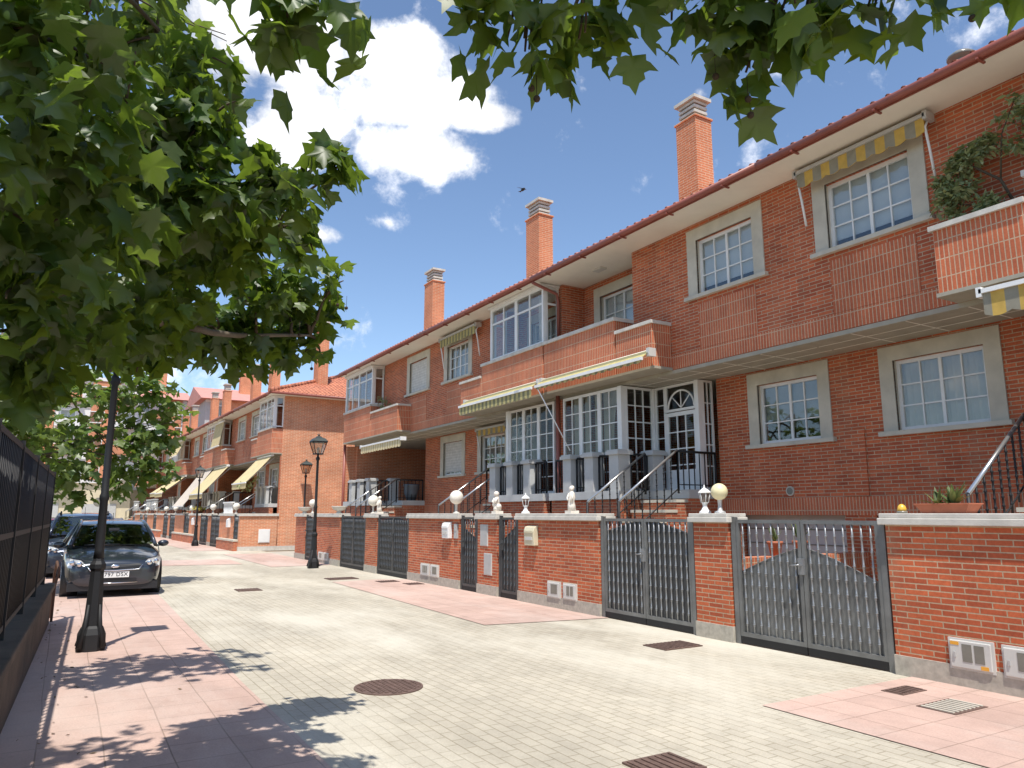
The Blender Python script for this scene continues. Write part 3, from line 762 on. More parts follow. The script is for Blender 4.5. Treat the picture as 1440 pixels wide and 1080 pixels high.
# ------------------------------------------------------------------ wall furniture
def meter(y0, y1, z0, z1, label, panes=2, T=ID, xf=XF, stickers=False, small=False):
    o = (xf, (y0 + y1) / 2, z0)
    t = thing('meter_box', label, 'meter box', o, 'meter boxes set low in the front walls', T)
    m = MB(); x = xf - .022
    m.box(x, xf + .02, y0, y1, z0, z1); m.build('box_frame', PLAST, t)
    m = MB(); m.box(x - .018, x, y0 + .018, y1 - .018, z0 + .018, z1 - .018); d_ = m.build('box_door', PLAST, t)
    b = d_.modifiers.new('b', 'BEVEL'); b.width = .008; b.segments = 2
    w = (y1 - y0); a = y0 + w * .16; bb = y1 - w * .30; n = panes; pw = (bb - a) / n
    m = MB()
    for i in range(n): m.box(x - .0215, x - .018, a + i * pw + .012, a + (i + 1) * pw - .012, z0 + (z1 - z0) * .28, z1 - (z1 - z0) * .16)
    m.build('meter_window', PLASTD, d_)
    if stickers:
        m = MB(); m.box(x - .0212, x - .018, y1 - .11, y1 - .03, z1 - .062, z1 - .03); m.build('sticker', YEL, d_); m = MB(); m.box(x - .0212, x - .018, y0 + .05, y0 + .12, z0 + .028, z0 + .062); m.build('sticker', YEL, d_)
    if not small:
        m = MB(); m.box(x - .03, x - .018, y1 - .075, y1 - .055, (z0 + z1) / 2 - .03, (z0 + z1) / 2 + .02); m.build('catch', METAL, d_)
    return t
meter(3.91, 4.33, .165, .455, 'grey meter box with two smoked windows and yellow stickers', 2, stickers=True)
meter(3.42, 3.84, .16, .45, 'grey meter box with one window at the right edge of the near wall', 1)
meter(11.05, 11.46, .17, .46, 'meter box with one window, left one below the cream mailbox', 1)
meter(10.57, 10.97, .18, .46, 'meter box with two windows, next to the dark double gate', 2)
meter(16.55, 17.05, .17, .46, 'pale meter box, left of the pair below the white mailbox', 3)
meter(16.03, 16.48, .17, .46, 'pale meter box, right of the pair below the white mailbox', 1)
meter(25.1, 25.6, .1, .37, 'white meter box nearer the street lamp base', 2, small=True)
meter(24.5, 25.0, .1, .37, 'white meter box right of the one by the lamp base', 2, small=True)
meter(37.2, 37.7, .18, .5, 'white meter box low on the wall left of the narrow far gate', 2, ROW2, XF2, small=True)
meter(45.2, 45.8, .18, .5, 'white meter box beside the third street lamp', 2, ROW2, XF2, small=True)
meter(52.6, 53.2, .18, .5, 'white meter box on the distant brick wall', 2, ROW2, XF2, small=True)
def mailbox(y, z, mat, label, ch=False):
    t = thing('mailbox', label, 'mailbox', (XF, y, z))
    m = MB(); w = .17
    prof = [(XF - .002, z), (XF - .10, z), (XF - .115, z + .26), (XF - .09, z + .34), (XF - .002, z + .37)]
    m.prism([(x, y - w, zz) for x, zz in prof], (0, 2 * w, 0)); b = m.build('box_body', mat, t)
    md = b.modifiers.new('b', 'BEVEL'); md.width = .012; md.segments = 2
    m = MB(); m.box(XF - .124, XF - .10, y - w + .03, y + w - .03, z + .235, z + .275); m.build('flap', mat, t)
    m = MB(); m.box(XF - .1165, XF - .10, y - w + .05, y + w - .05, z + .10, z + .16); m.build('name_plate', PLAST, t)
    return t
mailbox(11.95, 1.06, plain('cream_enamel', (.62, .57, .40), .4), 'cream mailbox on the brick wall beside the narrow gate')
mailbox(15.55, 1.09, WHITE, 'white mailbox on the brick wall under the globe lamp')
m = MB(); m.box(XF - .04, XF - .001, 15.08, 15.22, 1.1, 1.42); m.box(XF - .05, XF - .04, 15.1, 15.2, 1.27, 1.4); solo('intercom', m, METAL, 'grey intercom panel beside the white mailbox', 'intercom', (XF, 15.15, 1.1))
for a, b, z0, z1, l in ((13.70, 14.03, .98, 1.42, 'upper blank metal panel on the narrow pillar'), (13.53, 13.86, .40, .84, 'lower blank metal panel on the narrow pillar')):
    t = thing('utility_cabinet', l, 'utility cabinet', (XF, (a + b) / 2, z0)); m = MB(); m.box(XF - .012, XF + .01, a, b, z0, z1); m.build('panel_frame', PLAST, t)
    m = MB(); m.box(XF - .02, XF - .012, a + .02, b - .02, z0 + .02, z1 - .02); m.build('panel_door', METAL, t)
def far_mail(y, l):
    m = MB(); m.box(XF2 - .12, XF2 - .001, y - .2, y + .2, 1.02, 1.35); m.prism([(XF2 - .001, y - .2, 1.352), (XF2 - .12, y - .2, 1.352), (XF2 - .001, y - .2, 1.45)], (0, .4, 0)); solo('mailbox', m, WHITE, l, 'mailbox', (XF2, y, 1.02), T=ROW2)
far_mail(37.0, 'white mailbox on the second row wall beside the narrow dark gate'); far_mail(46.0, 'white mailbox further along the second row')
# globes
def globe(y, label, mat=GLOBE, x=XF + .13, r=.115, T=ID, z=1.65, h=.29):
    t = thing('globe_lamp', label, 'globe lamp', (x, y, z), 'globe lamps standing on the wall copings', T)
    m = MB(); m.lathe([(.075, 0), (.075, .02), (.035, .04), (.026, .1), (.03, h - .10), (.05, h - .085), (.055, h - .075)], x, y, z, 14); m.build('lamp_foot', COPING if mat is not GLOBEY else METAL, t)
    m = MB(); m.ball((x, y, z + h + .005), r, 20, 14); m.build('globe', mat, t); return t
globe(7.38, 'yellowed globe lamp on the wide pillar between the two big gates', GLOBEY)
g0 = globe(15.45, 'white globe lamp on the wall above the white mailbox', r=.16, h=.36)
dup(g0, (XF + .13, 20.85, 1.65), 'white globe lamp on the pillar between the two dark double gates')
globe(27.05, 'white globe lamp half hidden behind the far street lamp', r=.14, h=.36)
g1 = globe(41.6, 'white globe lamp on the nearest second row pillar', T=ROW2, x=XF2 + .13, r=.16, h=.32)
for y, l in ((36.4, 'white globe lamp right of the little white balustrade'), (47.6, 'white globe lamp left of the flower bowl'), (53.5, 'far globe lamp behind the third street lamp'), (57.5, 'far globe lamp beyond the pale awning'), (62.0, 'tiny far globe lamp, second from the end'), (67.5, 'farthest tiny globe lamp on the second row wall')):
    dup(g1, (XF2 + .13, y, 1.65), l, T=ROW2)
def lantern(y, label, x=XF + .12, z=1.65):
    t = thing('wall_lantern', label, 'lantern', (x, y, z), 'small white lanterns on the wall copings')
    m = MB(); m.lathe([(.085, 0), (.085, .02), (.05, .05), (.03, .10), (.035, .13), (.055, .15)], x, y, z, 12); m.build('lantern_foot', WHITE, t)
    m = MB()
    for k in range(6):
        a = k * math.pi / 3; m.cyl((x + .052 * math.cos(a), y + .052 * math.sin(a), z + .15), (x + .078 * math.cos(a), y + .078 * math.sin(a), z + .28), .006, n=5)
    m.lathe([(.085, .28), (.088, .29)], x, y, z, 6); m.lathe([(.095, .29), (.06, .325), (.03, .345), (.012, .36), (.014, .375), (.004, .40)], x, y, z, 6, False)
    m.build('lantern_cage', WHITE, t)
    m = MB(); m.lathe([(.048, .15), (.073, .28)], x, y, z, 6, False); m.build('lantern_pane', LAMPGL, t)
lantern(7.65, 'small white lantern on the wide pillar left of the yellowed globe'); lantern(12.42, 'small white lantern on the wall above the narrow gate and cream mailbox')
def statue(y, label, kind, x=XF + .13, z=1.65):
    m = MB()
    m.box(x - .09, x + .09, y - .09, y + .09, z, z + .05)
    if kind == 'cherub':
        m.lathe([(.08, .05), (.085, .1), (.07, .16), (.06, .2)], x, y, z, 12)
        m.ball((x - .02, y + .03, z + .18), .075, 12, 8, (1, 1.1, .8)); m.ball((x, y - .06, z + .14), .06, 12, 8)
        m.tube([(x, y, z + .16), (x - .01, y + .01, z + .26), (x, y + .02, z + .34)], [.065, .06, .04], 10)
        m.tube([(x - .03, y + .05, z + .32), (x - .08, y + .06, z + .24), (x - .07, y, z + .2)], [.024, .022, .018], 7)
        m.tube([(x - .02, y - .04, z + .32), (x - .07, y - .07, z + .25), (x - .08, y - .01, z + .21)], [.024, .022, .018], 7)
        m.ball((x - .01, y + .02, z + .40), .058, 14, 10)
    else:
        m.tube([(x, y, z + .05), (x, y + .01, z + .14), (x - .01, y, z + .22), (x, y - .01, z + .28), (x, y, z + .36), (x, y, z + .39)], [.075, .07, .055, .062, .05, .025], 12)
        m.tube([(x - .02, y + .05, z + .35), (x - .05, y + .07, z + .27), (x - .07, y + .02, z + .23)], [.02, .018, .014], 7)
        m.tube([(x - .02, y - .05, z + .35), (x - .04, y - .08, z + .27), (x - .06, y - .04, z + .2)], [.02, .018, .014], 7)
        m.ball((x - .005, y, z + .435), .042, 12, 10, (1, 1, 1.15)); m.ball((x + .015, y, z + .45), .04, 10, 8)
    b = solo('statue', m, PLASTER, label, 'statue', (x, y, z), fix=True)
    return b
statue(13.55, 'white stone cherub statue sitting on the narrow pillar', 'cherub')
statue(10.88, 'white stone standing figure at the end of the wall by the dark gate', 'lady')
statue(20.35, 'small white figurine beside the globe between the dark double gates', 'lady')
def urn(y, label):
    x = XF + .13; m = MB(); m.lathe([(.10, 0), (.10, .03), (.06, .05), (.07, .07), (.2, .13), (.235, .20), (.25, .21), (.25, .235), (.21, .235)], x, y, 1.65, 18); solo('stone_urn', m, COPING, label, 'urn', (x, y, 1.65), 'low stone urns on the wall')
urn(28.1, 'low stone bowl urn on the last pillar under the wall lamp'); urn(24.0, 'low stone bowl urn on the short wall right of the street lamp')
t = thing('warning_light', 'small amber dome light on the wall beside the near gate', 'warning light', (XF + .12, 4.77, 1.65))
m = MB(); m.lathe([(.055, 0), (.055, .025)], XF + .12, 4.77, 1.65, 14); m.build('light_base', PLASTD, t)
m = MB(); m.lathe([(.046, .025), (.046, .05), (.036, .08), (.015, .097), (.001, .1)], XF + .12, 4.77, 1.65, 14); m.build('dome', AMBER, t)
# planter with spiky plant
def spiky(m, c, n, L, w, spread, droop=.5):
    for i in range(n):
        a = random.uniform(0, 2 * math.pi); e = random.uniform(.25, 1.) * spread; l = L * random.uniform(.7, 1.1)
        d = V((math.cos(a) * math.sin(e), math.sin(a) * math.sin(e), math.cos(e))); s = V((-math.sin(a), math.cos(a), 0))
        pts = []; k = 5
        for j in range(k + 1):
            u = j / k; p = V(c) + d * l * u + V((0, 0, -droop * l * u * u * math.sin(e))); ww = w * (1 - u ** 1.6) * (.6 + .8 * min(1, u * 3)) / 2
            nrm = d.cross(s) * ww * .35
            pts += [p - s * ww, p + nrm * 0 - V((0, 0, ww * .4)), p + s * ww]
        m.add(pts, [(3 * j + q, 3 * j + q + 1, 3 * j + q + 4, 3 * j + q + 3) for j in range(k) for q in (0, 1)], True)
x = XF + .16
t = thing('plant_trough', 'terracotta trough on the near wall coping', 'planter', (x, 4.3, 1.65))
m = MB(); A = [(x - .09, 4.08), (x + .1, 4.08), (x + .1, 4.52), (x - .09, 4.52)]; B = [(x - .12, 4.03), (x + .13, 4.03), (x + .13, 4.58), (x - .12, 4.58)]
vs = [(*p, 1.652) for p in A] + [(*p, 1.74) for p in B]; m.add(vs, [(3, 2, 1, 0), (4, 5, 6, 7)] + [(i, (i + 1) % 4, 4 + (i + 1) % 4, 4 + i) for i in range(4)])
m.build('trough', TERRA, t); m = MB(); m.box(x - .13, x + .14, 4.02, 4.59, 1.74, 1.752); m.build('rim', TERRA, t)
m = MB(); spiky(m, (x, 4.24, 1.72), 22, .34, .05, .95); spiky(m, (x, 4.40, 1.72), 12, .26, .04, 1.0); solo('potted_plant', m, AGAVE, 'spiky green aloe growing in the terracotta trough', 'plant', (x, 4.25, 1.75), fix=False)
# low wall with two pots behind the near gate
t = thing('garden_wall', 'low sunlit brick wall with soldier course behind the near gate', 'garden wall', (9.0, 8., 0))
m = MB(); m.box(8.0, 10.98, 7.40, 7.62, 0, .86); m.build('brickwork', BRO, t)
m = MB(); m.box(7.99, 10.98, 7.39, 7.63, .86, 1.04); m.build('brick_band', BRS, t)
def pot(x, y, z, label, plabel, n, L):
    t = thing('flower_pot', label, 'flower pot', (x, y, z)); m = MB(); m.lathe([(.07, 0), (.10, .17), (.115, .17), (.115, .21), (.09, .21)], x, y, z, 16); m.build('pot_body', TERRA, t)
    m = MB(); spiky(m, (x, y, z + .2), n, L, .05, .8, .2); solo('potted_plant', m, AGAVE, plabel, 'plant', (x, y, z + .2), fix=False)
pot(9.5, 7.51, 1.04, 'terracotta pot on the low wall, left one behind the gate', 'pale agave with stiff leaves in the left pot', 11, .36)
pot(8.95, 7.51, 1.04, 'terracotta pot on the low wall, right one behind the gate', 'dry reddish plant in the right pot', 8, .3)
# far flower bowl and balustrade
t = thing('flower_bowl', 'bowl of yellow green flowers on the second row wall', 'planter', ROW2((XF2 + .15, 45.6, 1.65))); t.location = ROW2((XF2 + .15, 45.6, 1.65))
o = ORI[t.name]; m = MB(); m.lathe([(.12, 0), (.3, .16), (.32, .2)], o.x, o.y, o.z, 14); m.build('bowl', WOOD, t)
m = MB()
for i in range(160):
    a, r_, z_ = random.uniform(0, 6.28), .34 * math.sqrt(random.random()), random.random() * .2; p = V((o.x + r_ * math.cos(a), o.y + r_ * math.sin(a), o.z + .2 + z_ * (1 - r_ * 2)))
    q = V((random.gauss(0, 1), random.gauss(0, 1), random.gauss(0, 1))).normalized() * .05; s_ = q.orthogonal().normalized() * .04
    m.add([p, p + q + s_, p + q * 2, p + q - s_], [(0, 1, 2, 3)])
m.build('flowers', leafmat('yellow_flowers', (.42, .36, .05), (.3, .3, .04), .3), t, fix=False)
t = thing('small_balustrade', 'little white turned balustrade on the second row wall', 'balustrade', (XF2 + .14, 38.2, 1.65), None, ROW2)
for i in range(7):
    m = MB(); yy = 37.3 + i * .27; m.lathe([(.05, 0), (.05, .04), (.03, .08), (.055, .2), (.03, .38), (.05, .44), (.05, .48)], XF2 + .14, yy, 1.65, 8); m.build('baluster', WHITE, t)
m = MB(); m.box(XF2 + .06, XF2 + .22, 37.15, 39.05, 2.13, 2.2); m.build('handrail', WHITE, t)
# planter tub on end house porch
t = thing('planter_tub', 'large dark planter tub on the shaded porch', 'planter', (10.6, 24.8, 2.1)); m = MB(); m.lathe([(.15, 0), (.22, .2), (.24, .23), (.24, .28), (.27, .5), (.30, .54), (.28, .58)], 10.6, 24.8, 2.1, 14); m.build('tub', plain('tub_grey', (.12, .14, .16), .6), t)
# ------------------------------------------------------------------ awnings
def scallop(y0, y1, n, ztop, drop, x, amp=.04):
    pts = [(x, y0, ztop)]; k = n * 6
    low = []
    for i in range(k + 1):
        u = i / k; low.append((x, y0 + (y1 - y0) * u, ztop - drop - amp * abs(math.sin(u * n * math.pi))))
    return [(x, y1, ztop), (x, y0, ztop)] + low
def rolled_awning(label, y0, y1, x, z, mat, drop=.2, n=7, arms=None, arm_x=None, T=ID, front=False, group='rolled up striped awnings'):
    t = thing('awning', label, 'awning', (x, (y0 + y1) / 2, z), group, T)
    m = MB(); m.cyl((x + .1, y0 + .04, z + .03), (x + .1, y1 - .04, z + .03), .055, n=10); m.build('roller', mat, t)
    m = MB(); m.prism(scallop(y0 + .03, y1 - .03, n, z + .02, drop, x), (.012, 0, 0)); m.build('valance', mat, t)
    m = MB(); m.box(x - .03, x + .03, y0, y1, z + .02, z + .075); m.build('front_bar', WHITE if front else METAL, t)
    for yy in (y0, y1): m = MB(); m.box(x - .03, x + .17, yy - .03, yy + .03, z - .02, z + .1); m.build('bracket', WHITE if front else METAL, t)
    if arms:
        for yy in (y0 + .03, y1 - .03):
            m = MB(); m.tube([(x + .1, yy, z), (x + .02, yy, z - .12), (x + .08, yy, z - .4), (x + .15, yy, z - arms)], .018, 7); m.build('folding_arm', WHITE, t)
    return t
rolled_awning('yellow and grey striped awning rolled up above the big upper window', 5.10, 7.22, 9.6, 6.96, AWNY, .2, 8, arms=.8)
rolled_awning('yellow and grey striped awning with white bar under the near balcony', 2.3, 4.47, 9.2, 4.22, AWNY, .26, 7, front=True)
rolled_awning('greenish striped awning rolled up above an upper window left of the enclosure', 18.1, 20.5, 9.6, 6.92, AWNG, .2, 9, arms=.85)
rolled_awning('yellow striped awning above the ground floor window left of the glazed bay', 18.3, 20.1, 10.7, 4.14, AWNY, .15, 8, arms=.8)
def case_awning(label, y0, y1, x, z, mat, dr=.16):
    t = thing('awning', label, 'awning', (x, (y0 + y1) / 2, z), 'long folded awnings under the balconies')
    m = MB(); m.tube([(x + .07, y0, z + .01), (x + .07, y1, z + .01)], .035, 10); m.build('roller_case', WHITE, t)
    m = MB(); m.prism([(x + .04, y0, z + .03), (x - .16, y0, z - .13), (x - .16, y0, z - .142), (x + .04, y0, z + .018)], (0, y1 - y0, 0)); m.build('fabric', mat, t)
    m = MB(); m.box(x - .20, x - .15, y0, y1, z - .19, z - .13); m.build('front_bar', WHITE, t)
    m = MB(); m.prism(scallop(y0 + .02, y1 - .02, 14, z - .19, dr, x - .175, .03), (.01, 0, 0)); m.build('valance', mat, t)
    for yy in (y0, y1): m = MB(); m.box(x - .03, x + .14, yy - .04, yy + .04, z - .10, z + .06); m.build('bracket', PLAST, t)
case_awning('long green striped awning folded under the near balcony, right of two', 10.35, 14.05, 9.17, 4.66, AWNG, .02)
case_awning('long green striped awning with hanging valance, left of two', 14.2, 17.9, 9.17, 4.66, AWNG, .17)
m = MB(); m.tube([(9.0, 13.95, 4.45), (9.35, 13.2, 3.0)], .012, 6); solo('awning_crank', m, WHITE, 'thin white awning crank rod leaning to the porch pillar', 'crank rod', (9.35, 13.2, 3.0))
rolled_awning('cream striped awning half folded over the shaded end porch', 22.1, 25.9, 9.05, 3.98, AWNCS, .2, 14, front=True)
def open_awning(label, y0, y1, xw, zw, xo, zo, mat, T=ROW2, val=.22, arm=True, name='awning'):
    t = thing(name, label, 'awning', (xw, (y0 + y1) / 2, zw), 'open fabric awnings of the second row', T)
    m = MB(); n = 8; vs = []
    for i in range(n + 1):
        u = i / n; sag = -.05 * math.sin(u * math.pi)
        for yy in (y0, (y0 * 2 + y1) / 3, (y0 + y1 * 2) / 3, y1): vs.append((xw + (xo - xw) * u, yy, zw + (zo - zw) * u + sag * (1 if y0 < yy < y1 else .7)))
    m.add(vs, [(i * 4 + j, i * 4 + j + 1, i * 4 + j + 5, i * 4 + j + 4) for i in range(n) for j in range(3)], True)
    m.build('fabric', mat, t, fix=False)
    m = MB(); m.box(xo - .03, xo + .03, y0, y1, zo - .05, zo + .01); m.build('front_bar', WHITE, t); m = MB(); m.cyl((xw, y0, zw), (xw, y1, zw), .06, n=8); m.build('roller', WHITE, t)
    if val: m = MB(); m.prism(scallop(y0, y1, 12, zo - .04, val, xo, .04), (.01, 0, 0)); m.build('valance', mat, t)
    if arm:
        for yy in (y0 + .08, y1 - .08): m = MB(); m.tube([(xw + .1, yy, zw - .12), ((xw + xo) / 2, yy, (zw + zo) / 2 - .12), (xo, yy, zo - .03)], .016, 6); m.build('folding_arm', METAL, t)
open_awning('cream scalloped awning over the porch nearest the sunlit end wall', 35.2, 37.9, 9.5, 4.32, 8.35, 3.05, AWNC)
open_awning('cream awning beside the third street lamp, second from the end wall', 44.3, 48.2, 9.5, 4.32, 8.15, 2.75, AWNC)
open_awning('pale pinkish awning hanging steeply left of the third street lamp', 48.6, 52.3, 9.5, 4.4, 7.9, 2.1, AWNP, val=0)
open_awning('small striped cream awning half open on the fourth porch', 58.2, 61.8, 9.5, 4.32, 8.0, 3.1, AWNC)
open_awning('distant cream awning near the tree leaves', 62.2, 65.3, 9.5, 4.3, 8.1, 3.2, AWNC)
open_awning('cream blind stretched down over a second row balcony', 45.6, 48.0, 9.35, 7.0, 9.12, 5.55, AWNC, val=0, arm=True)
open_awning('yellowish awning over a far second row balcony', 58.6, 61.6, 9.35, 7.0, 8.8, 5.8, AWNC, val=0)
# ------------------------------------------------------------------ street lamps
def street_lamp(x, y, label):
    t = thing('street_lamp', label, 'street lamp', (x, y, 0), 'black lantern street lamps')
    m = MB(); m.lathe([(.17, 0), (.17, .06), (.165, .20), (.135, .27), (.108, .30), (.078, .95), (.094, .98), (.094, 1.03), (.07, 1.07), (.056, 1.12)], x, y, 0, 8, False, rot=math.pi / 8)
    for k in range(4):
        a = k * math.pi / 2 + math.pi / 4; dx, dy = math.cos(a), math.sin(a)
        m.tube([(x + dx * .085, y + dy * .085, .55), (x + dx * .11, y + dy * .11, .3), (x + dx * .185, y + dy * .185, .05)], [.02, .032, .042], 6)
    m.build('lamp_base', IRON, t)
    m = MB(); m.lathe([(.062, 1.1), (.054, 1.2), (.046, 1.8), (.056, 1.83), (.056, 1.87), (.044, 1.9), (.038, 3.28), (.062, 3.32), (.062, 3.36), (.03, 3.42), (.03, 3.5)], x, y, 0, 14); m.build('lamp_post', IRON, t)
    m = MB(); b, tp, z0, z1 = .115, .215, 3.5, 3.86; q = []
    for sx, sy in ((-1, -1), (1, -1), (1, 1), (-1, 1)): m.cyl((x + sx * b, y + sy * b, z0), (x + sx * tp, y + sy * tp, z1), .014, n=5)
    m.box(x - b - .02, x + b + .02, y - b - .02, y + b + .02, z0 - .03, z0)
    for sx in (-1, 1): m.box(x + sx * tp - .016, x + sx * tp + .016, y - tp, y + tp, z1 - .012, z1 + .02); m.box(x - tp, x + tp, y + sx * tp - .016, y + sx * tp + .016, z1 - .013, z1 + .019)
    lc = m.build('lantern_frame', IRON, t)
    m = MB()
    vs = [(x + sx * (b - .004), y + sy * (b - .004), z0) for sx, sy in ((-1, -1), (1, -1), (1, 1), (-1, 1))] + [(x + sx * (tp - .004), y + sy * (tp - .004), z1) for sx, sy in ((-1, -1), (1, -1), (1, 1), (-1, 1))]
    m.add(vs, [(i, (i + 1) % 4, 4 + (i + 1) % 4, 4 + i) for i in range(4)]); m.build('pane', LAMPGL, lc, fix=False)
    m = MB(); m.lathe([(.03, z0), (.045, z0 + .05), (.05, z0 + .16), (.02, z0 + .2)], x, y, 0, 10); m.build('bulb', GLOBE, lc)
    m = MB(); s2 = math.sqrt(2)
    m.lathe([(tp * s2 + .035, z1 + .02), (tp * s2 * .78, z1 + .11), (.11, z1 + .155), (.10, z1 + .17), (.06, z1 + .19), (.02, z1 + .20)], x, y, 0, 4, False, rot=math.pi / 4)
    m.lathe([(.02, z1 + .2), (.035, z1 + .225), (.012, z1 + .25), (.004, z1 + .29)], x, y, 0, 8)
    for k in range(4): a = k * math.pi / 2; m.tube([(x, y, z1 + .2), (x + .05 * math.cos(a), y + .05 * math.sin(a), z1 + .235), (x + .045 * math.cos(a), y + .045 * math.sin(a), z1 + .26)], .008, 5)
    m.build('lamp_roof', LAMPG, t)
    return t
L0 = street_lamp(.42, 10.75, 'nearest black lamp post rising into the plane tree leaves in front of the parked car')
dup(L0, (6.69, 23.1, 0), 'black street lamp standing before the short wall of the end house')
dup(L0, (9.45, 34.45, 0), 'smaller looking street lamp with its shadow on the sunlit end wall')
dup(L0, (5.9, 41.6, 0), 'far black street lamp before the second row awnings')
# ------------------------------------------------------------------ cars
def carpaint(name, c):
    m = plain(name, c, .28, metal=.35, var=.04, coat=1.); m.node_tree.nodes['Principled BSDF'].inputs['Coat Roughness'].default_value = .06; return m
TYRE = plain('tyre', (.02, .02, .02), .85); RIM = plain('alloy', (.45, .45, .46), .3, metal=.8)
CHROME = plain('chrome', (.7, .7, .72), .12, metal=1., var=.02); BLACKP = plain('black_trim', (.012, .012, .014), .5)
HLG = plain('headlight_lens', (.72, .73, .72), .12, metal=.1, var=.2, scale=30, coat=1.); REDL = plain('taillight_red', (.35, .012, .015), .12, coat=1.)
CARGL = glassmat('car_glass', (.22, .27, .25), op=.5); PLATE = plain('plate_white', (.75, .75, .73), .5); SEAT = plain('seat_fabric', (.03, .03, .035), .9)
def smooth_loft(m, secs, closed=False):
    n = len(secs[0]); vs = [p for s in secs for p in s]
    m.add(vs, [(i * n + j, i * n + j + 1, (i + 1) * n + j + 1, (i + 1) * n + j) for i in range(len(secs) - 1) for j in range(n - 1)], True)
def car(label, x, y, paint, L=4.35, W=1.84, H=1.49, rot=0., plate=None, rails=False, tall=0., detail=True):
    t = thing('parked_car', label, 'car', (0, 0, 0), 'cars parked along the left kerb')
    t.location = (x, y, 0); t.rotation_euler.z = rot
    sy = L / 4.35; sw = W / 1.84; b = tall
    st = [(0., .60, .30, .56, .60), (.03, .72, .22, .62, .69), (.14, .80, .19, .68, .76), (.40, .875, .18, .76, .86), (.8, .905, .19, .83, .94), (1.2, .915, .19, .89, 1.0), (2.2, .92, .19, .93, .96), (3.3, .915, .19, .95, .97), (3.9, .885, .2, .95, .97), (4.2, .83, .25, .93, .96), (4.31, .76, .33, .80, .84), (4.35, .66, .38, .66, .70)]
    m = MB(); secs = []
    for (yy, hw, zb, zs, zt) in st:
        yy *= sy; hw *= sw; zs += b * .5 * (1 if yy > .3 else .6); zt += b * .5 * (1 if yy > .3 else .6)
        half = [(0, zb), (hw * .8, zb), (hw * .95, zb + .07), (hw * .99, zb + (zs - zb) * .35), (hw, zb + (zs - zb) * .62), (hw * .985, zs - .05), (hw * .94, zs), (hw * .72, zs + (zt - zs) * .6), (hw * .36, zt), (0, zt + .012)]
        ring = [(px, yy, pz) for px, pz in half] + [(-px, yy, pz) for px, pz in half[-2::-1]]
        secs.append(ring)
    smooth_loft(m, secs)
    n = len(secs[0])
    m.add(secs[0], [tuple(range(n - 1))[::-1]], True); m.add(secs[-1], [tuple(range(n - 1))], True)
    body = m.build('body', paint, t)
    bmm = bmesh.new(); bmm.from_mesh(body.data); bmesh.ops.remove_doubles(bmm, verts=bmm.verts, dist=1e-4); bmesh.ops.recalc_face_normals(bmm, faces=bmm.faces); bmm.to_mesh(body.data); bmm.free()
    sd = body.modifiers.new('s', 'SUBSURF'); sd.levels = 2; sd.render_levels = 2
    # greenhouse
    gs = [(1.02, .98, .80), (1.35, 1.19, .735), (1.72, 1.385, .655), (2.1, 1.465, .625), (2.7, 1.49, .615), (3.3, 1.465, .60), (3.65, 1.40, .60), (3.95, 1.20, .66), (4.2, .96, .72)]
    def row(yy, zz, hw, fwd=.0, crown=.03, off=0.):
        yy *= sy; hw *= sw; zz = zz + b * (.5 + .5 * min(1, max(0, (zz - .97) / .4)))
        return [(hw * u, yy - fwd * (1 - u * u), zz + crown * (1 - u * u) + off) for u in (-1, -.75, -.4, 0, .4, .75, 1)]
    R_ = [row(*g, fwd=.10 if i < 3 else (-.07 if i > 5 else 0)) for i, g in enumerate(gs)]
    def panel(name, rows, mat, parent=t, fix=False):
        m = MB(); smooth_loft(m, rows); o_ = m.build(name, mat, parent, fix=False); s_ = o_.modifiers.new('s', 'SUBSURF'); s_.levels = 1; s_.render_levels = 2; return o_
    panel('windscreen', R_[0:3], CARGL); panel('rear_window', R_[6:9], CARGL)
    rf = panel('roof', R_[2:7], paint); so = rf.modifiers.new('t', 'SOLIDIFY'); so.thickness = .03
    for s in (-1, 1):
        m = MB(); e = 6 if s > 0 else 0
        top = [V(r[e]) for r in R_]; base = [V((s * .885 * sw, p.y, .955 + b * .5)) for p in top]
        base[0] = V((s * .86 * sw, top[0].y, .93 + b * .5)); base[-1] = V((s * .80 * sw, top[-1].y, .95 + b * .5))
        secs = [[base[i], base[i].lerp(top[i], .5) + V((s * .015, 0, 0)), top[i]] for i in range(len(top))]
        smooth_loft(m, secs); m.build('side_window', CARGL, t, fix=False)
        m = MB(); m.tube([top[0] + V((0, -.02, 0)), top[1], top[2], top[3], top[4], top[5], top[6], top[7], top[8]], [.04, .042, .04, .035, .032, .035, .05, .07, .06], 8)
        for i, w_ in ((4, .035), (6, .07)): m.tube([base[i], base[i].lerp(top[i], .5) + V((s * .02, 0, 0)), top[i]], w_, 8)
        m.build('pillar', paint, t)
        m = MB(); m.ball((s * 1.0 * sw, 1.45 * sy, 1.0 + b * .5), .1, 14, 8, (1.15, .75, .72)); m.tube([(s * .85 * sw, 1.42 * sy, .95 + b * .5), (s * .95 * sw, 1.45 * sy, .97 + b * .5)], .03, 6); m.build('mirror', paint if detail else BLACKP, t)
        for yy in (.86, 3.42):
            m = MB(); c0 = s * .70 * sw; c1 = s * .905 * sw
            m.tube([(c0, yy * sy, .315), (c1, yy * sy, .315)], .315, 26); wh = m.build('wheel', TYRE, t)
            m = MB(); m.tube([(c1 - s * .01, yy * sy, .315), (c1 + s * .012, yy * sy, .315)], .215, 20); m.build('rim', RIM, wh)
            m = MB(); m.tube([(s * .60 * sw, yy * sy, .345), (s * .9125 * sw, yy * sy, .345)], .375, 26); m.build('wheel_arch', BLACKP, t)
        # lights
        m = MB(); u = [( .47, .115, .60), (.60, .125, .735), (.74, .19, .765), (.845, .36, .775), (.862, .40, .715), (.815, .20, .60), (.66, .085, .575)]
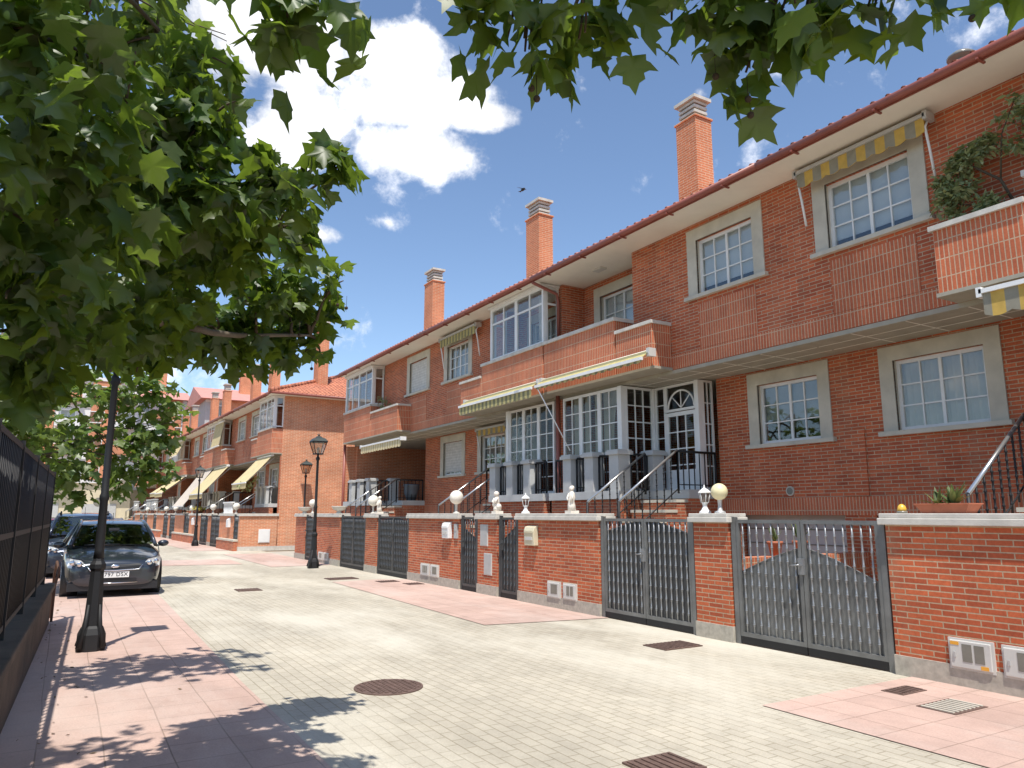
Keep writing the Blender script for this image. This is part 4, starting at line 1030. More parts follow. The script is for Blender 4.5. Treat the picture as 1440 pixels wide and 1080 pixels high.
        P3 = [V((s * a_ * sw, bb * sy - .055, c + b * .3)) for a_, bb, c in u]; ce = sum(P3, V()) / len(P3) + V((s * .01, -.035, .0)); vs = [ce] + P3
        m.add(vs, [(0, i + 1, (i + 1) % len(P3) + 1) for i in range(len(P3))], True); vs2 = [p + V((0, .12, 0)) for p in P3]
        m.add(P3 + vs2, [(i, (i + 1) % 7, 7 + (i + 1) % 7, 7 + i) for i in range(7)])
        hl = m.build('headlight', HLG, t)
        m = MB(); m.ball((s * .62 * sw, .095 * sy - .075, .665 + b * .3), .05, 12, 8, (1, .5, 1)); m.ball((s * .745 * sw, .16 * sy - .085, .69 + b * .3), .05, 12, 8, (1, .5, 1)); m.build('lamp_reflector', CHROME, hl)
        m = MB(); m.ball((s * .70 * sw, 4.25 * sy, .80 + b * .5), .1, 12, 8, (1.2, .7, 1.6)); m.build('taillight', REDL, t)
        m = MB(); m.box(s * .46 * sw, s * .76 * sw, .055 * sy, .2, .385, .46); m.build('fog_lamp_recess', BLACKP, t)
        m = MB(); m.tube([(s * .44 * sw, .045 * sy, .475), (s * .74 * sw, .10 * sy, .475)], .011, 6); m.build('bumper_trim', CHROME, t)
    m = MB(); m.prism([(-.44 * sw, -.012, .545), (.44 * sw, -.012, .545), (.50 * sw, -.0, .625), (.42 * sw, .03, .655), (-.42 * sw, .03, .655), (-.50 * sw, -.0, .625)], (0, .1, 0)); gr = m.build('grille', BLACKP, t)
    m = MB(); m.tube([(-.50 * sw, .0, .64), (-.43 * sw, -.03, .542), (0, -.045, .53), (.43 * sw, -.03, .542), (.50 * sw, .0, .64)], .014, 6); m.build('grille_trim', CHROME, gr)
    m = MB(); m.ball((0, -.03, .612), .072, 16, 8, (1.15, .3, .5)); em = m.build('emblem', CHROME, gr)
    m = MB(); m.box(-.40 * sw, .40 * sw, -.015, .12, .30, .37); m.build('lower_intake', BLACKP, t)
    m = MB(); m.tube([(-.42 * sw, .0, .292), (0, -.025, .288), (.42 * sw, .0, .292)], .012, 6); m.build('intake_trim', CHROME, t)
    m = MB(); m.box(-.80 * sw, .80 * sw, .06, 4.25 * sy, .15, .30); m.build('underside', BLACKP, t)
    m = MB(); m.tube([(-.86 * sw, 1.06 * sy, .955 + b * .5), (-.84 * sw, .6 * sy, .845 + b * .5), (-.76 * sw, .26 * sy, .775 + b * .4), (-.4 * sw, .085 * sy, .70 + b * .3), (0, .06 * sy, .695 + b * .3), (.4 * sw, .085 * sy, .70 + b * .3), (.76 * sw, .26 * sy, .775 + b * .4), (.84 * sw, .6 * sy, .845 + b * .5), (.86 * sw, 1.06 * sy, .955 + b * .5)], .009, 5); m.build('bonnet_gap', BLACKP, t)
    # cabin
    m = MB()
    for s in (-1, 1):
        m.box(s * .18, s * .62, 2.2 * sy, 2.35 * sy, .6, 1.12 + b * .6); m.box(s * .30, s * .50, 2.22 * sy, 2.32 * sy, 1.14 + b * .6, 1.32 + b * .7)
        m.box(s * .1, s * .66, 3.2 * sy, 3.35 * sy, .6, 1.1 + b * .6)
    m.box(-.75 * sw, .75 * sw, 1.25 * sy, 1.5 * sy, .7, .955 + b * .5); m.box(-.75 * sw, .75 * sw, 1.3 * sy, 4. * sy, .45, .6)
    m.tube([(.36 + .17 * math.cos(a), 1.62 * sy, 1.0 + b * .5 + .17 * math.sin(a)) for a in [i * math.pi / 8 for i in range(17)]], .014, 6); m.box(-.1, .1, 1.4 * sy, 1.44 * sy, 1.28 + b * .9, 1.34 + b * .9)
    m.build('cabin', SEAT, t)
    m = MB(); m.tube([(-.55, .97 * sy, 1.0 + b * .5), (.1, .92 * sy, 1.01 + b * .5)], .012, 5); m.tube([(.1, .95 * sy, 1.0 + b * .5), (.68, 1.0 * sy, .99 + b * .5)], .012, 5); m.build('wiper', BLACKP, t)
    m = MB(); m.tube([(0, 2.15 * sy, 1.5 + b), (0, 2.28 * sy, 1.66 + b)], .006, 5); m.build('aerial', BLACKP, t)
    if rails:
        for s in (-1, 1):
            m = MB(); m.tube([(s * .58 * sw, 2.1 * sy, 1.47 + b), (s * .58 * sw, 2.2 * sy, 1.54 + b), (s * .58 * sw, 3.5 * sy, 1.53 + b), (s * .58 * sw, 3.6 * sy, 1.45 + b)], .02, 6); m.build('roof_rail', BLACKP, t)
    for yy in (-.038, 4.352 * sy):
        m = MB(); m.box(-.26, .26, yy, yy + .02, .395, .51); pl = m.build('number_plate', PLATE, t)
        if plate and yy < 0:
            cu = bpy.data.curves.new('registration', 'FONT'); cu.body = plate; cu.size = .105; cu.align_x = 'CENTER'; cu.align_y = 'CENTER'; cu.extrude = .002; cu.space_character = 1.1
            tmp = bpy.data.objects.new('tmp', cu); me = bpy.data.meshes.new_from_object(tmp); bpy.data.objects.remove(tmp); me.name = 'registration'; me.materials.clear(); me.materials.append(BLACKP)
            ob = bpy.data.objects.new('registration', me); col.objects.link(ob); ob.parent = pl; ob.location = (0.0, yy - .002, .4525); ob.rotation_euler = (R(90), 0, 0)
    return t
car('dark blue grey hatchback parked facing the camera behind the near lamp post', .97, 17.1, carpaint('paint_dark_blue', (.022, .028, .040)), plate='5797 DSX')
car('tall dark estate car with roof rails parked behind the hatchback', .52, 22.6, carpaint('paint_navy', (.022, .03, .055)), L=4.5, W=1.86, tall=.16, rails=True)
car('red and silver hatchback parked far along the railing', -.45, 34.6, carpaint('paint_red', (.30, .012, .018)), rot=R(180), W=1.72)
car('far black car whose roof shows past the estate car', 1.95, 41., carpaint('paint_black', (.012, .012, .014)), tall=-.08)
# ------------------------------------------------------------------ left boundary wall and railing
def lx(y, off=0): return -.50 + .033 * y + off
def lprism(m, o0, o1, y0, y1, z0, z1):
    m.prism([(lx(y0, o0), y0, z0), (lx(y0, o1), y0, z0), (lx(y1, o1), y1, z0), (lx(y1, o0), y1, z0)], (0, 0, z1 - z0))
t = thing('low_wall', 'rough low rendered wall in shade along the left edge', 'wall', (lx(4), 4, 0))
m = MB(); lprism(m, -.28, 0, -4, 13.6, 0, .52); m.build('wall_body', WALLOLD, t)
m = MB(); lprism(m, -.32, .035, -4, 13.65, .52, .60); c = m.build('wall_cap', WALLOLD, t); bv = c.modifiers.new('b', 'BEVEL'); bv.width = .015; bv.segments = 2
t = thing('railing_fence', 'tall dark railing with reed screening on the low left wall', 'fence', (lx(4, -.13), 4, .6))
ys = [-3.5 + 1.88 * i for i in range(10)]
for y in ys: m = MB(); m.box(lx(y, -.16), lx(y, -.10), y - .03, y + .03, .6, 2.28); m.build('fence_post', IRON, t)
m = MB()
for z in (.68, 1.45, 2.2): lprism(m, -.15, -.11, -3.5, 13.42, z, z + .045)
m.build('rails', IRON, t)
m = MB(); y = -3.45
while y < 13.4:
    w = random.uniform(.06, .085); m.prism([(lx(y, -.19), y, .66), (lx(y + w, -.19), y + w, .66), (lx(y + w, -.165), y + w, .66), (lx(y, -.165), y, .66)], (0, 0, 1.5 + random.uniform(-.02, .05)))
    y += random.uniform(.07, .092)
m.build('reed_screen', REED, t)
m = MB(); y = -3.4
while y < 13.4: m.cyl((lx(y, -.12), y, .7), (lx(y, -.12), y, 2.22), .009, n=5); y += .12
m.build('bars', IRON, t)
m = MB(); m.tube([(lx(13.8) + .02, 13.8, 0), (lx(13.8) + .02, 13.8, .55), (lx(13.8) + .06, 13.85, .75), (lx(13.8) + .02, 13.95, .9), (lx(13.8), 14.2, .7), (lx(13.8), 14.3, 0)], .02, 7); solo('bent_pipe', m, plain('rust', (.10, .05, .03), .9), 'rusty bent pipe hoop at the far end of the low wall', 'pipe', (lx(13.8), 13.8, 0))
# ------------------------------------------------------------------ trees
LEAF_O = [(0, 0), (.14, -.05), (.37, -.10), (.36, .08), (.45, .16), (.64, .40), (.41, .40), (.27, .45), (.29, .62), (.13, .72), (0, 1.04)]
def leaf_shape():
    right = LEAF_O; left = [(-x, y) for x, y in LEAF_O[-2:0:-1]]
    pts = right + left; c = (0, .28)
    v = [(c[0], c[1])] + pts
    f = [(0, i + 1, (i + 1) % len(pts) + 1) for i in range(len(pts))]
    return np.array(v), f
LV, LF = leaf_shape()
LS = (np.array([(0, 0), (.22, .3), (.16, .7), (0, 1), (-.16, .7), (-.22, .3)]), [(0, 1, 2, 3), (0, 3, 4, 5)])
def leaves(blobs, size, seed, shape=None, hang=.7, per=6, spread=.16):
    r = np.random.default_rng(seed); VV = []; FF = []; off = 0
    sv, sf = shape or (LV, LF)
    for (cx, cy, cz, br, n) in blobs:
        nc = max(1, int(n / per))
        for c in range(nc):
            d = r.normal(size=3); d /= np.linalg.norm(d); q = np.array([cx, cy, cz]) + d * br * (r.random() ** .45) * np.array([1, 1, .9])
            for k in range(per):
                p = q + r.normal(size=3) * spread * .6
                out = r.normal(size=3); out[2] *= .4; out += d * .5; out /= np.linalg.norm(out)
                tip = out * (1 - hang * r.random()) + np.array([0, 0, -1]) * (hang * (.3 + .9 * r.random())); tip /= np.linalg.norm(tip)
                up = np.array([0, 0, 1.]) + r.normal(size=3) * .45
                s = np.cross(tip, up); s /= np.linalg.norm(s); nn = np.cross(s, tip)
                L = size * (.62 + .6 * r.random())
                x = sv[:, 0:1]; y = sv[:, 1:2]
                fold = -.22 * np.abs(x) * (.4 + r.random()) - .16 * y * y * r.random() + .05 * np.sin(7 * x + 5 * y + r.random() * 6)
                P = p + L * (x * s + y * tip + fold * nn)
                VV.append(P); FF += [tuple(i + off for i in f) for f in sf]; off += len(sv)
    m = MB(); VV = np.concatenate(VV); m.v = [tuple(p) for p in VV]; m.f = FF; m.sm = [True] * len(FF)
    return m
def limb(pts, r0, r1, jit=.0):
    k = len(pts); return pts, [r0 + (r1 - r0) * i / (k - 1) for i in range(k)]
def curve(a, b, sag=0., n=6, wob=.08):
    a, b = V(a), V(b); L = (b - a).length
    return [a.lerp(b, i / n) + V((random.gauss(0, wob) * L * .3, random.gauss(0, wob) * L * .3, sag * math.sin(math.pi * i / n) + random.gauss(0, wob) * L * .2)) * (0 if i in (0, n) else 1) for i in range(n + 1)]
def tree(label, base, top, blobs, size, mat, seed, r0=.16, group=None, hang=.7, per=6, spread=.16, fruit=(), shape=None, boughs=(), twigs=2):
    t = thing('plane_tree', label, 'tree', base, group)
    m = MB(); tr = curve(base, top, 0, 7, .03); m.tube(tr, [r0 * (1.25 if i == 0 else 1 - .5 * i / 7) for i in range(8)], 12); m.build('trunk', BARK, t)
    bp = []
    for bo in boughs:
        pts = [V(bo[0])]
        for a, b in zip(bo[:-1], bo[1:]): pts += curve(a, b, 0, 4, .04)[1:]
        m = MB(); m.tube(pts, [.05 * (1 - .82 * j / (len(pts) - 1)) for j in range(len(pts))], 9); m.build('bough', BARK, t); bp += pts[3:]
    for (cx, cy, cz, br, n) in blobs:
        i = min(7, max(3, int(random.uniform(3, 8)))); p = tr[i]
        if bp:
            p = min(bp, key=lambda q: (q - V((cx, cy, cz))).length)
            m = MB(); c = curve(p, (cx, cy, cz), .02, 7, .05); m.tube(c, [.014 * (1 - .7 * j / 7) for j in range(8)], 6)
        else: m = MB(); c = curve(p, (cx, cy, cz), .12, 7, .05); m.tube(c, [r0 * .26 * (1 - .85 * j / 7) * (.6 if n < 25 else 1) for j in range(8)], 7)
        for q in range(twigs):
            d = V((random.gauss(0, 1), random.gauss(0, 1), random.gauss(0, .6))).normalized()
            m.tube(curve(c[5], V((cx, cy, cz)) + d * br * .9, .02, 4, .06), [.012, .01, .008, .006, .004], 5)
        m.build('branch', TWIG, t)
    leaves(blobs, size, seed, shape, hang, per, spread).build('crown', mat, t, fix=False)
    for f in fruit:
        m = MB(); m.ball(f, .0125, 10, 7); m.tube([f, (f[0], f[1], f[2] + .09)], .0015, 4); m.build('seed_ball', FRUIT, t)
    return t
NEAR = [(-0.28,2.93,3.35,0.36,70),(-0.12,3.97,3.97,0.35,70),(0.19,4.59,4.49,0.31,44),(0.43,4.29,4.19,0.2,30),(0.5,4.02,3.83,0.16,24),(-0.22,3.09,3.06,0.36,70),(0.07,4.13,3.68,0.4,80),(0.4,4.1,3.7,0.2,34),(0.37,4.13,3.39,0.3,60),(-0.13,3.4,2.83,0.38,80),(0.19,4.24,3.15,0.37,80),(0.61,3.91,3.34,0.23,44),(0.86,3.82,3.43,0.19,36),(1.02,3.73,3.53,0.12,16),(1.12,3.7,3.54,0.06,4),(0.67,4.35,3.29,0.27,50),(1.02,4.46,3.42,0.19,28),(1.17,4.44,3.35,0.1,8),(-0.19,3.68,2.56,0.37,80),(0.12,4.34,2.85,0.35,70),(0.56,4.85,3.13,0.34,56),(1.01,5.17,3.22,0.26,40),(1.35,5.28,3.33,0.2,22),(1.55,5.22,3.32,0.11,8),(0.99,5.47,2.93,0.25,30),(1.33,5.6,2.94,0.2,24),(1.58,5.54,2.9,0.14,12),(0.77,5.31,2.86,0.16,16),(-0.26,4.03,2.36,0.24,36),(-0.02,4.8,2.66,0.24,30),(0.43,5.04,2.86,0.2,24)]
HIGH = [(0.32,6.72,5.97,.69,90),(-0.16,7.16,5.22,.85,110),(-.9,7.4,4.6,.8,80),(-.7,6.6,6.4,.8,80),(.1,7.9,4.3,.5,50)]
LOWR = [(.62,5.25,2.88,.22,56),(.95,5.5,2.88,.20,50),(1.25,5.6,2.98,.17,40),(1.45,5.6,3.12,.14,30),(1.6,5.5,3.28,.10,18),(.3,5.0,2.70,.22,40),(1.3,5.4,3.2,.18,36)]
TOP = [(0.48,2.32,3.33,0.09,12),(0.51,2.38,3.23,0.07,8),(0.4,2.33,3.32,0.04,4),(0.64,2.16,3.31,0.06,4),(1.07,2.06,3.38,0.08,10),(1.19,2.0,3.3,0.08,12),(1.27,2.01,3.22,0.05,5),(1.35,1.92,3.35,0.1,12),(1.43,1.93,3.27,0.04,4),(1.53,1.87,3.42,0.09,12),(1.67,1.76,3.41,0.09,10),(1.84,1.66,3.34,0.12,18),(1.93,1.59,3.21,0.1,14),(1.99,1.51,3.31,0.14,20),(1.95,1.64,3.15,0.06,5),(2.08,1.38,3.31,0.13,16),(2.2,1.32,3.3,0.08,8),(2.26,1.27,3.34,0.07,6),(2.35,1.12,3.33,0.08,5),(2.41,0.98,3.25,0.08,6)]
SHADE_CANOPY = [(-.9,2.7,4.9,.7,200),(-.2,3.3,5.2,.6,150),(.3,4.2,5.4,.5,100),(-1.,4.2,5.4,.7,150),(-.6,2.2,4.2,.5,110),(.6,1.9,4.5,.35,70),(1.1,1.6,4.25,.32,90),(1.5,1.45,4.2,.32,90),(1.9,1.2,4.15,.32,90),(2.2,.9,4.1,.3,70)]  # unseen leaves above the view, added to shade the foliage below
MID = [(-0.57,17.5,4.02,0.97,148),(0.6,19.3,4.44,1.05,175),(1.53,19.3,4.32,0.75,135),(-0.58,17.5,2.89,0.96,148),(0.42,19.3,3.15,1.05,175),(1.61,19.3,3.36,0.67,148),(2.03,19.3,3.83,0.41,48),(1.29,19.3,2.56,0.63,108),(1.98,19.3,2.72,0.35,35),(-0.04,19.3,2.27,0.52,54),(0.19,19.3,2.63,0.62,54),(-1.12,17.5,3.34,0.81,94),(-0.26,19.3,5.7,1.1,148),(-1.5,17.5,4.59,1.07,148),(1.07,19.3,5.52,0.79,81)]
TG = 'plane trees inside the left railing'
FR1 = [(1.26, 1.98, 3.10), (1.275, 1.97, 3.06), (1.93, 1.62, 3.08), (1.95, 1.63, 3.03), (1.84, 1.68, 3.17), (2.37, 1.08, 3.22), (1.57, 5.1, 3.14), (1.63, 5.08, 3.12), (1.28, 5.0, 2.86), (1.5, 5.45, 2.72)]
tree('near plane tree whose leafy boughs hang across the top and left of the view', (-1.9, 2.6, 0), (-1.5, 3.0, 5.2), [(a, b, c, d, int(e * 2.0)) for a, b, c, d, e in NEAR] + LOWR + [(a, b, c + .05, d, int(e * 1.7)) for a, b, c, d, e in TOP] + SHADE_CANOPY, .138, LEAF, 11, .17, TG, .75, 6, .11, FR1,
     boughs=[[(-1.6, 3., 3.6), (-.8, 3.6, 3.65), (.1, 4.2, 3.5), (.8, 4.4, 3.3), (1.15, 4.5, 3.25)], [(-1.62, 2.95, 3.2), (-.7, 3.7, 2.75), (.2, 4.6, 2.75), (.9, 5.2, 2.85), (1.45, 5.35, 2.95)], [(-1.5, 3., 4.8), (-.6, 2.6, 4.6), (.5, 2.1, 4.5), (1.5, 1.6, 4.4), (2.3, 1.1, 4.2)], [(-1.5, 3., 4.6), (-.5, 3.8, 4.6), (.3, 4.6, 4.5)]])
tree('second plane tree with small sunlit leaves high at the upper left', (-2.2, 7.2, 0), (-1.6, 7.2, 6.6), HIGH, .19, LEAF2, 12, .17, TG, .6, 6, .2)
tree('plane tree with low sunlit crown above the parked cars', (-2.0, 18.6, 0), (-1.4, 18.6, 5.4), MID, .235, LEAF2, 13, .16, TG, .6, 6, .22)
tree('shaded plane tree farther along beside the red car', (-2.4, 24., 0), (-1.9, 24., 4.5), [(-1.2, 24., 3.6, 1.2, 160), (-.5, 25., 2.9, .9, 120), (-2.2, 23.5, 4.4, 1.2, 140), (-1.6, 24.5, 2.4, .8, 80)], .22, LEAF2, 14, .16, TG, .6, 6, .3)
tree('distant plane tree at the end of the parked cars', (-2.0, 42., 0), (-1.6, 42., 4.6), [(-1.0, 42., 4.2, 1.6, 200), (-2.4, 41.5, 4.8, 1.6, 180), (-.4, 43., 3.2, 1., 100)], .26, LEAF2, 15, .18, TG, .6, 6, .35)
t = thing('hedge', 'dark leafy hedge behind the left railing', 'hedge', (-2.2, 6., 0))
hb = [(-1.6 - random.random() * 1.2, -2 + i * 1.1, .8 + (i % 3) * .5, .75, 70) for i in range(18)]
m = MB()
for b_ in hb[::2]: m.tube([(b_[0], b_[1], 0), (b_[0], b_[1], b_[2])], .03, 6)
m.build('stems', TWIG, t); leaves(hb, .12, 21, LS, .4, 8, .2).build('foliage', LEAF, t, fix=False)
# balcony shrub of the near house
t = thing('balcony_shrub', 'straggly green shrub spilling over the near balcony', 'shrub', (9.7, 4.3, 5.3))
m = MB(); m.tube([(9.68, 4.15, 5.3), (9.66, 4.3, 5.75), (9.62, 4.6, 6.05), (9.6, 4.85, 6.2)], [.022, .018, .012, .006], 6); m.tube([(9.66, 4.3, 5.75), (9.6, 4.2, 6.3), (9.6, 4.0, 6.7)], [.014, .01, .005], 6); m.tube([(9.68, 4.2, 5.4), (9.66, 4.8, 5.6), (9.62, 5.05, 5.9)], [.012, .009, .004], 6); m.build('stems', TWIG, t)
leaves([(9.62, 4.75, 6.12, .17, 286), (9.62, 4.95, 5.95, .15, 234), (9.6, 4.55, 6.2, .15, 234), (9.6, 4.38, 6.28, .10, 130), (9.62, 4.95, 5.72, .14, 182), (9.6, 4.7, 5.8, .16, 156), (9.65, 4.85, 5.45, .12, 104), (9.6, 4.5, 5.5, .10, 93), (9.55, 4.35, 5.5, .08, 78), (9.65, 3.95, 6.55, .25, 286), (9.65, 3.7, 6.2, .25, 234), (9.6, 4.1, 6.1, .12, 78)], .10, 31, LS, .4, 6, .06).build('foliage', SHRUBL, t, fix=False)
t = thing('balcony_shrub', 'trailing potted plant hanging at the end house enclosure', 'shrub', (9.6, 24.6, 5.3))
leaves([(9.58, 25.3, 5.75, .16, 60), (9.6, 25.1, 5.5, .18, 60), (9.55, 24.6, 5.42, .14, 40)], .09, 32, LS, .7, 6, .07).build('foliage', SHRUBL, t, fix=False)
m = MB(); m.tube([(9.6, 25.2, 5.35), (9.58, 25.3, 5.8)], .01, 5); m.build('stems', TWIG, t)
p = ROW2((8.6, 36.1, 3.0)); t = thing('hanging_plant', 'yellow green hanging plant on the porch by the sunlit end wall', 'plant', p)
leaves([(p.x, p.y, 3.0, .35, 110), (p.x + .4, p.y, 3.25, .2, 40)], .14, 33, LS, .6, 6, .12).build('foliage', SHRUBL, t, fix=False)
# ------------------------------------------------------------------ ground
def sheet(name, pts, z, mat, kind=True):
    m = MB(); m.add([(x, y, z) for x, y in pts], [tuple(range(len(pts)))]); return struct(name, m, mat)
sheet('ground', [(-400, -60), (400, -60), (400, 700), (-400, 700)], -.012, SOIL)
sheet('garden_paving', [(7.4, -8), (21, -8), (21, 34), (7.4, 34)], -.004, CONC)
sheet('street', [(-.6, -8), (7.75, -8), (7.75, 34.9), (9.8, 34.9), (6.6, 90), (10, 90), (10, 99), (-14, 99), (-14, 86), (-.6, 80)], 0, STREET)
g2 = sheet('garden_paving', [ROW2((XF2 + .1, 35.1, 0))[:2], ROW2((19, 35.1, 0))[:2], ROW2((19, 92, 0))[:2], ROW2((XF2 + .1, 92, 0))[:2]], .004, CONC)
def strip(x0, x1, y0, y1): return [(x0, y0), (x1, y0), (x1, y1), (x0, y1)]
sheet('pavement_tiles', [(-.6, -8), (1.64, -8), (1.66, 8), (1.80, 16), (1.9, 30), (1.9, 60), (-.6, 60)], .008, PINK)
sheet('pavement_tiles', strip(5.36, 7.62, -8, 4.74), .008, PINK)
sheet('pavement_tiles', [(5.55, 10.1), (7.62, 9.75), (7.62, 17.9), (6.9, 18.3), (5.75, 18.2)], .008, PINK)
sheet('pavement_tiles', strip(5.7, 7.62, 24.2, 32.5), .008, PINK)
sheet('pavement_tiles', [(2.6, 26.5), (5.2, 26.0), (5.3, 29.), (2.6, 29.6)], .008, PINK)
sheet('pavement_tiles', [(5.0, 36.), (6.7, 36.), (5.9, 62), (4.3, 62)], .008, PINK)
m = MB()
for i in range(62):
    if i < 58: x_, y_ = random.uniform(-.3, .35) if i < 60 else random.uniform(0, 1.8), random.uniform(3.5, 17)
    else: x_, y_ = random.uniform(-.2, 1.6), random.uniform(4, 16)
    a = random.uniform(0, 6.28); L = random.uniform(.012, .034); c, s_ = math.cos(a) * L, math.sin(a) * L; h = .012 + random.random() * .012
    x_ = max(x_, lx(y_) + .05)
    m.add([(x_ - c, y_ - s_, .0125), (x_ + s_ * .5, y_ - c * .5, h), (x_ + c, y_ + s_, h), (x_ - s_ * .5, y_ + c * .5, .0125)], [(0, 1, 2, 3)])
lit = m.build('fallen_leaves', plain('dry_leaf', (.14, .09, .04), .9, var=.4, scale=6), None, False, (0, 0, 0)); lit['kind'] = 'stuff'; lit['label'] = 'small dry leaves scattered over the paving'
def cover(kind, label, c, w, l, rnd=False, rot=0, grate=False):
    t = thing('manhole_cover' if rnd else 'drain_cover', label, 'manhole cover' if rnd else 'drain cover', (c[0], c[1], .004), 'iron covers let into the paving')
    m = MB()
    if rnd:
        m.lathe([(w, -.02), (w, .006), (w * .93, .008), (w * .92, .003), (w * .9, .008), (.001, .010)], c[0], c[1], .004, 40, False)
        cv = m.build('cover_plate', CASTI, t); m = MB()
        for i in range(-5, 6):
            for j in range(-5, 6):
                if (i * i + j * j) * .055 ** 2 < (w * .85) ** 2: m.box(c[0] + i * .055 - .018, c[0] + i * .055 + .018, c[1] + j * .055 - .018, c[1] + j * .055 + .018, .013, .019)
        m.build('tread_pattern', CASTI, cv)
    else:
        m.box(c[0] - w / 2, c[0] + w / 2, c[1] - l / 2, c[1] + l / 2, -.02, .014); cv = m.build('cover_plate', CASTI, t)
        m = MB(); n = max(3, int(w / .06))
        for i in range(n): a = c[0] - w / 2 + w * (i + .5) / n; m.box(a - .012, a + .012, c[1] - l / 2 + .03, c[1] + l / 2 - .03, .0145, .022)
        m.build('ribs', STONE if grate == 2 else CASTI, cv)
cover('m', 'round cast iron manhole cover in the middle of the street', (2.83, 7.06), .33, 0, True)
cover('d', 'rectangular iron cover before the dark double gate with silver bars', (6.75, 7.35), .62, .42)
cover('d', 'small iron cover on the near pink tiles by the wall', (6.93, 4.42), .38, .22)
cover('d', 'patterned iron drain grid on the near pink tiles', (6.72, 3.86), .5, .34, grate=2)
cover('d', 'dark iron street grating at the bottom edge', (3.56, 4.0), .42, .36)
cover('d', 'little iron cover in the street ahead of the parked hatchback', (3.6, 17.26), .5, .5)
cover('d', 'iron cover before the dark double gates, farthest of three', (6.25, 19.0), .75, .55); cover('d', 'iron cover at the tip of the pink strip, middle of three', (6.95, 17.6), .5, .45); cover('d', 'iron cover on the pink strip by the white mailbox wall, nearest of three', (7.25, 16.7), .4, .45)
# ------------------------------------------------------------------ far buildings
def block(label, x0, x1, y, depth, floors, bands, base_h=4.2, fh=3.0, roof=None, rot=0, wincols=8, brick_cols=(), name='apartment_block', chim=0, side=False):
    t = thing(name, label, 'apartment block', ((x0 + x1) / 2, y, 0)); H = base_h + floors * fh
    m = MB(); m.box(x0, x1, y, y + depth, base_h, H); m.build('wall', bands[0], t)
    m = MB(); m.box(x0 + .02, x1 - .02, y + .15, y + depth - .1, 0, base_h); m.build('ground_floor', FARCREAM, t)
    m = MB(); m.box(x0 - .1, x1 + .1, y - .15, y, base_h, base_h + .35)
    for f in range(floors): m.box(x0 - .05, x1 + .05, y - .1, y, base_h + (f + 1) * fh - .25, base_h + (f + 1) * fh + .0)
    m.build('bands', FARWHITE, t)
    if brick_cols:
        for a, b in brick_cols: m = MB(); m.box(a, b, y - .2, y, base_h + .36, H); m.build('brick_panel', BRO, t)
    w = (x1 - x0) / wincols
    for f in range(floors):
        for i in range(wincols):
            a = x0 + i * w + w * .22; b = a + w * .56; z0 = base_h + f * fh + .95; z1 = z0 + 1.35; p = y - .22
            if i % 2 == 0:
                fr, gl = MB(), MB(); glazing(fr, gl, 'y', p, a, b, z0, z1, 2, 1, .09); wd = fr.build('window', WHITE, t); gl.build('pane', GLASSD, wd)
            else:
                m = MB(); m.box(a - w * .15, b + w * .15, y - 1.1, y - .21, base_h + f * fh + .36, base_h + f * fh + 1.25); bal = m.build('balcony', BRO if f % 2 else FARWHITE, t)
                fr, gl = MB(), MB(); glazing(fr, gl, 'y', p, a, b, z0 - .5, z1, 2, 1, .09); wd = fr.build('window', WHITE, t); gl.build('pane', GLASSD, wd)
    for i in range(max(2, wincols // 2)):
        a = x0 + (x1 - x0) * (i + .15) / max(2, wincols // 2); m = MB(); m.box(a, a + (x1 - x0) * .6 / max(2, wincols // 2), y + .05, y + .15, .0, 2.7); m.build('garage_door', FARGREY, t)
    m = MB()
    if roof: m.prism([(x0 - .6, y - .9, H + .01), (x0 - .6, y + depth / 2, H + depth * .18), (x0 - .6, y + depth + .9, H + .01)], (x1 - x0 + 1.2, 0, 0)); m.build('roof', roof, t)
    else: m.box(x0 - .2, x1 + .2, y - .3, y + depth + .1, H, H + .4); m.build('roof', FARWHITE, t)
    for i in range(chim): a = x0 + (x1 - x0) * (i + .5) / chim; m = MB(); m.box(a - .6, a + .6, y + depth * .3, y + depth * .3 + .9, H, H + 4.); m.build('chimney', BRO, t)
    return t
bk = block('far white and brick apartment block closing the street beyond the cars', -16, 6.4, 96, 12, 4, (FARWHITE,), 5.0, 2.9, None, wincols=8, brick_cols=((-14, -11), (-5.0, -1.9), (1.6, 4.4)))
m = MB(); m.tube([(3.2, 96.15, 2.9), (3.2, 96.04, 2.9)], .5, 24); sg = m.build('round_sign', PLASTD, bk); m = MB(); m.box(2.7, 3.7, 96.06, 96.15, 1.75, 1.95); m.build('sign_board', FARGREY, bk)
block('grey apartment block with pinkish roof rising behind the second row', 12, 40, 84, 12, 3, (FARGREY,), 5, 2.9, FARROOF, wincols=10, brick_cols=((14.5, 18.5), (24, 27)), chim=3)
block('white apartment block with brick panels behind the far tree', 6.8, 12.5, 104, 10, 4, (FARWHITE,), 4.5, 2.9, FARROOF, wincols=3, brick_cols=((10, 12),), chim=1)
# small swallow in the sky
m = MB(); c = V((12.2, 12.4, 12.0)); c = V((8.1, 13.1, 8.72))
m.ball(c, .035, 8, 6, (1, 2.4, .9)); m.add([c + V((0, .0, .01)), c + V((.14, .07, .05)), c + V((.02, -.06, .0))], [(0, 1, 2)]); m.add([c + V((0, .0, .01)), c + V((-.13, .08, .06)), c + V((-.02, -.06, .0))], [(0, 1, 2)])
m.add([c + V((0, .06, 0)), c + V((.04, .15, 0)), c + V((-.04, .15, 0))], [(0, 1, 2)])
solo('bird', m, BLACKP, 'small dark bird flying above the middle chimney', 'bird', c)
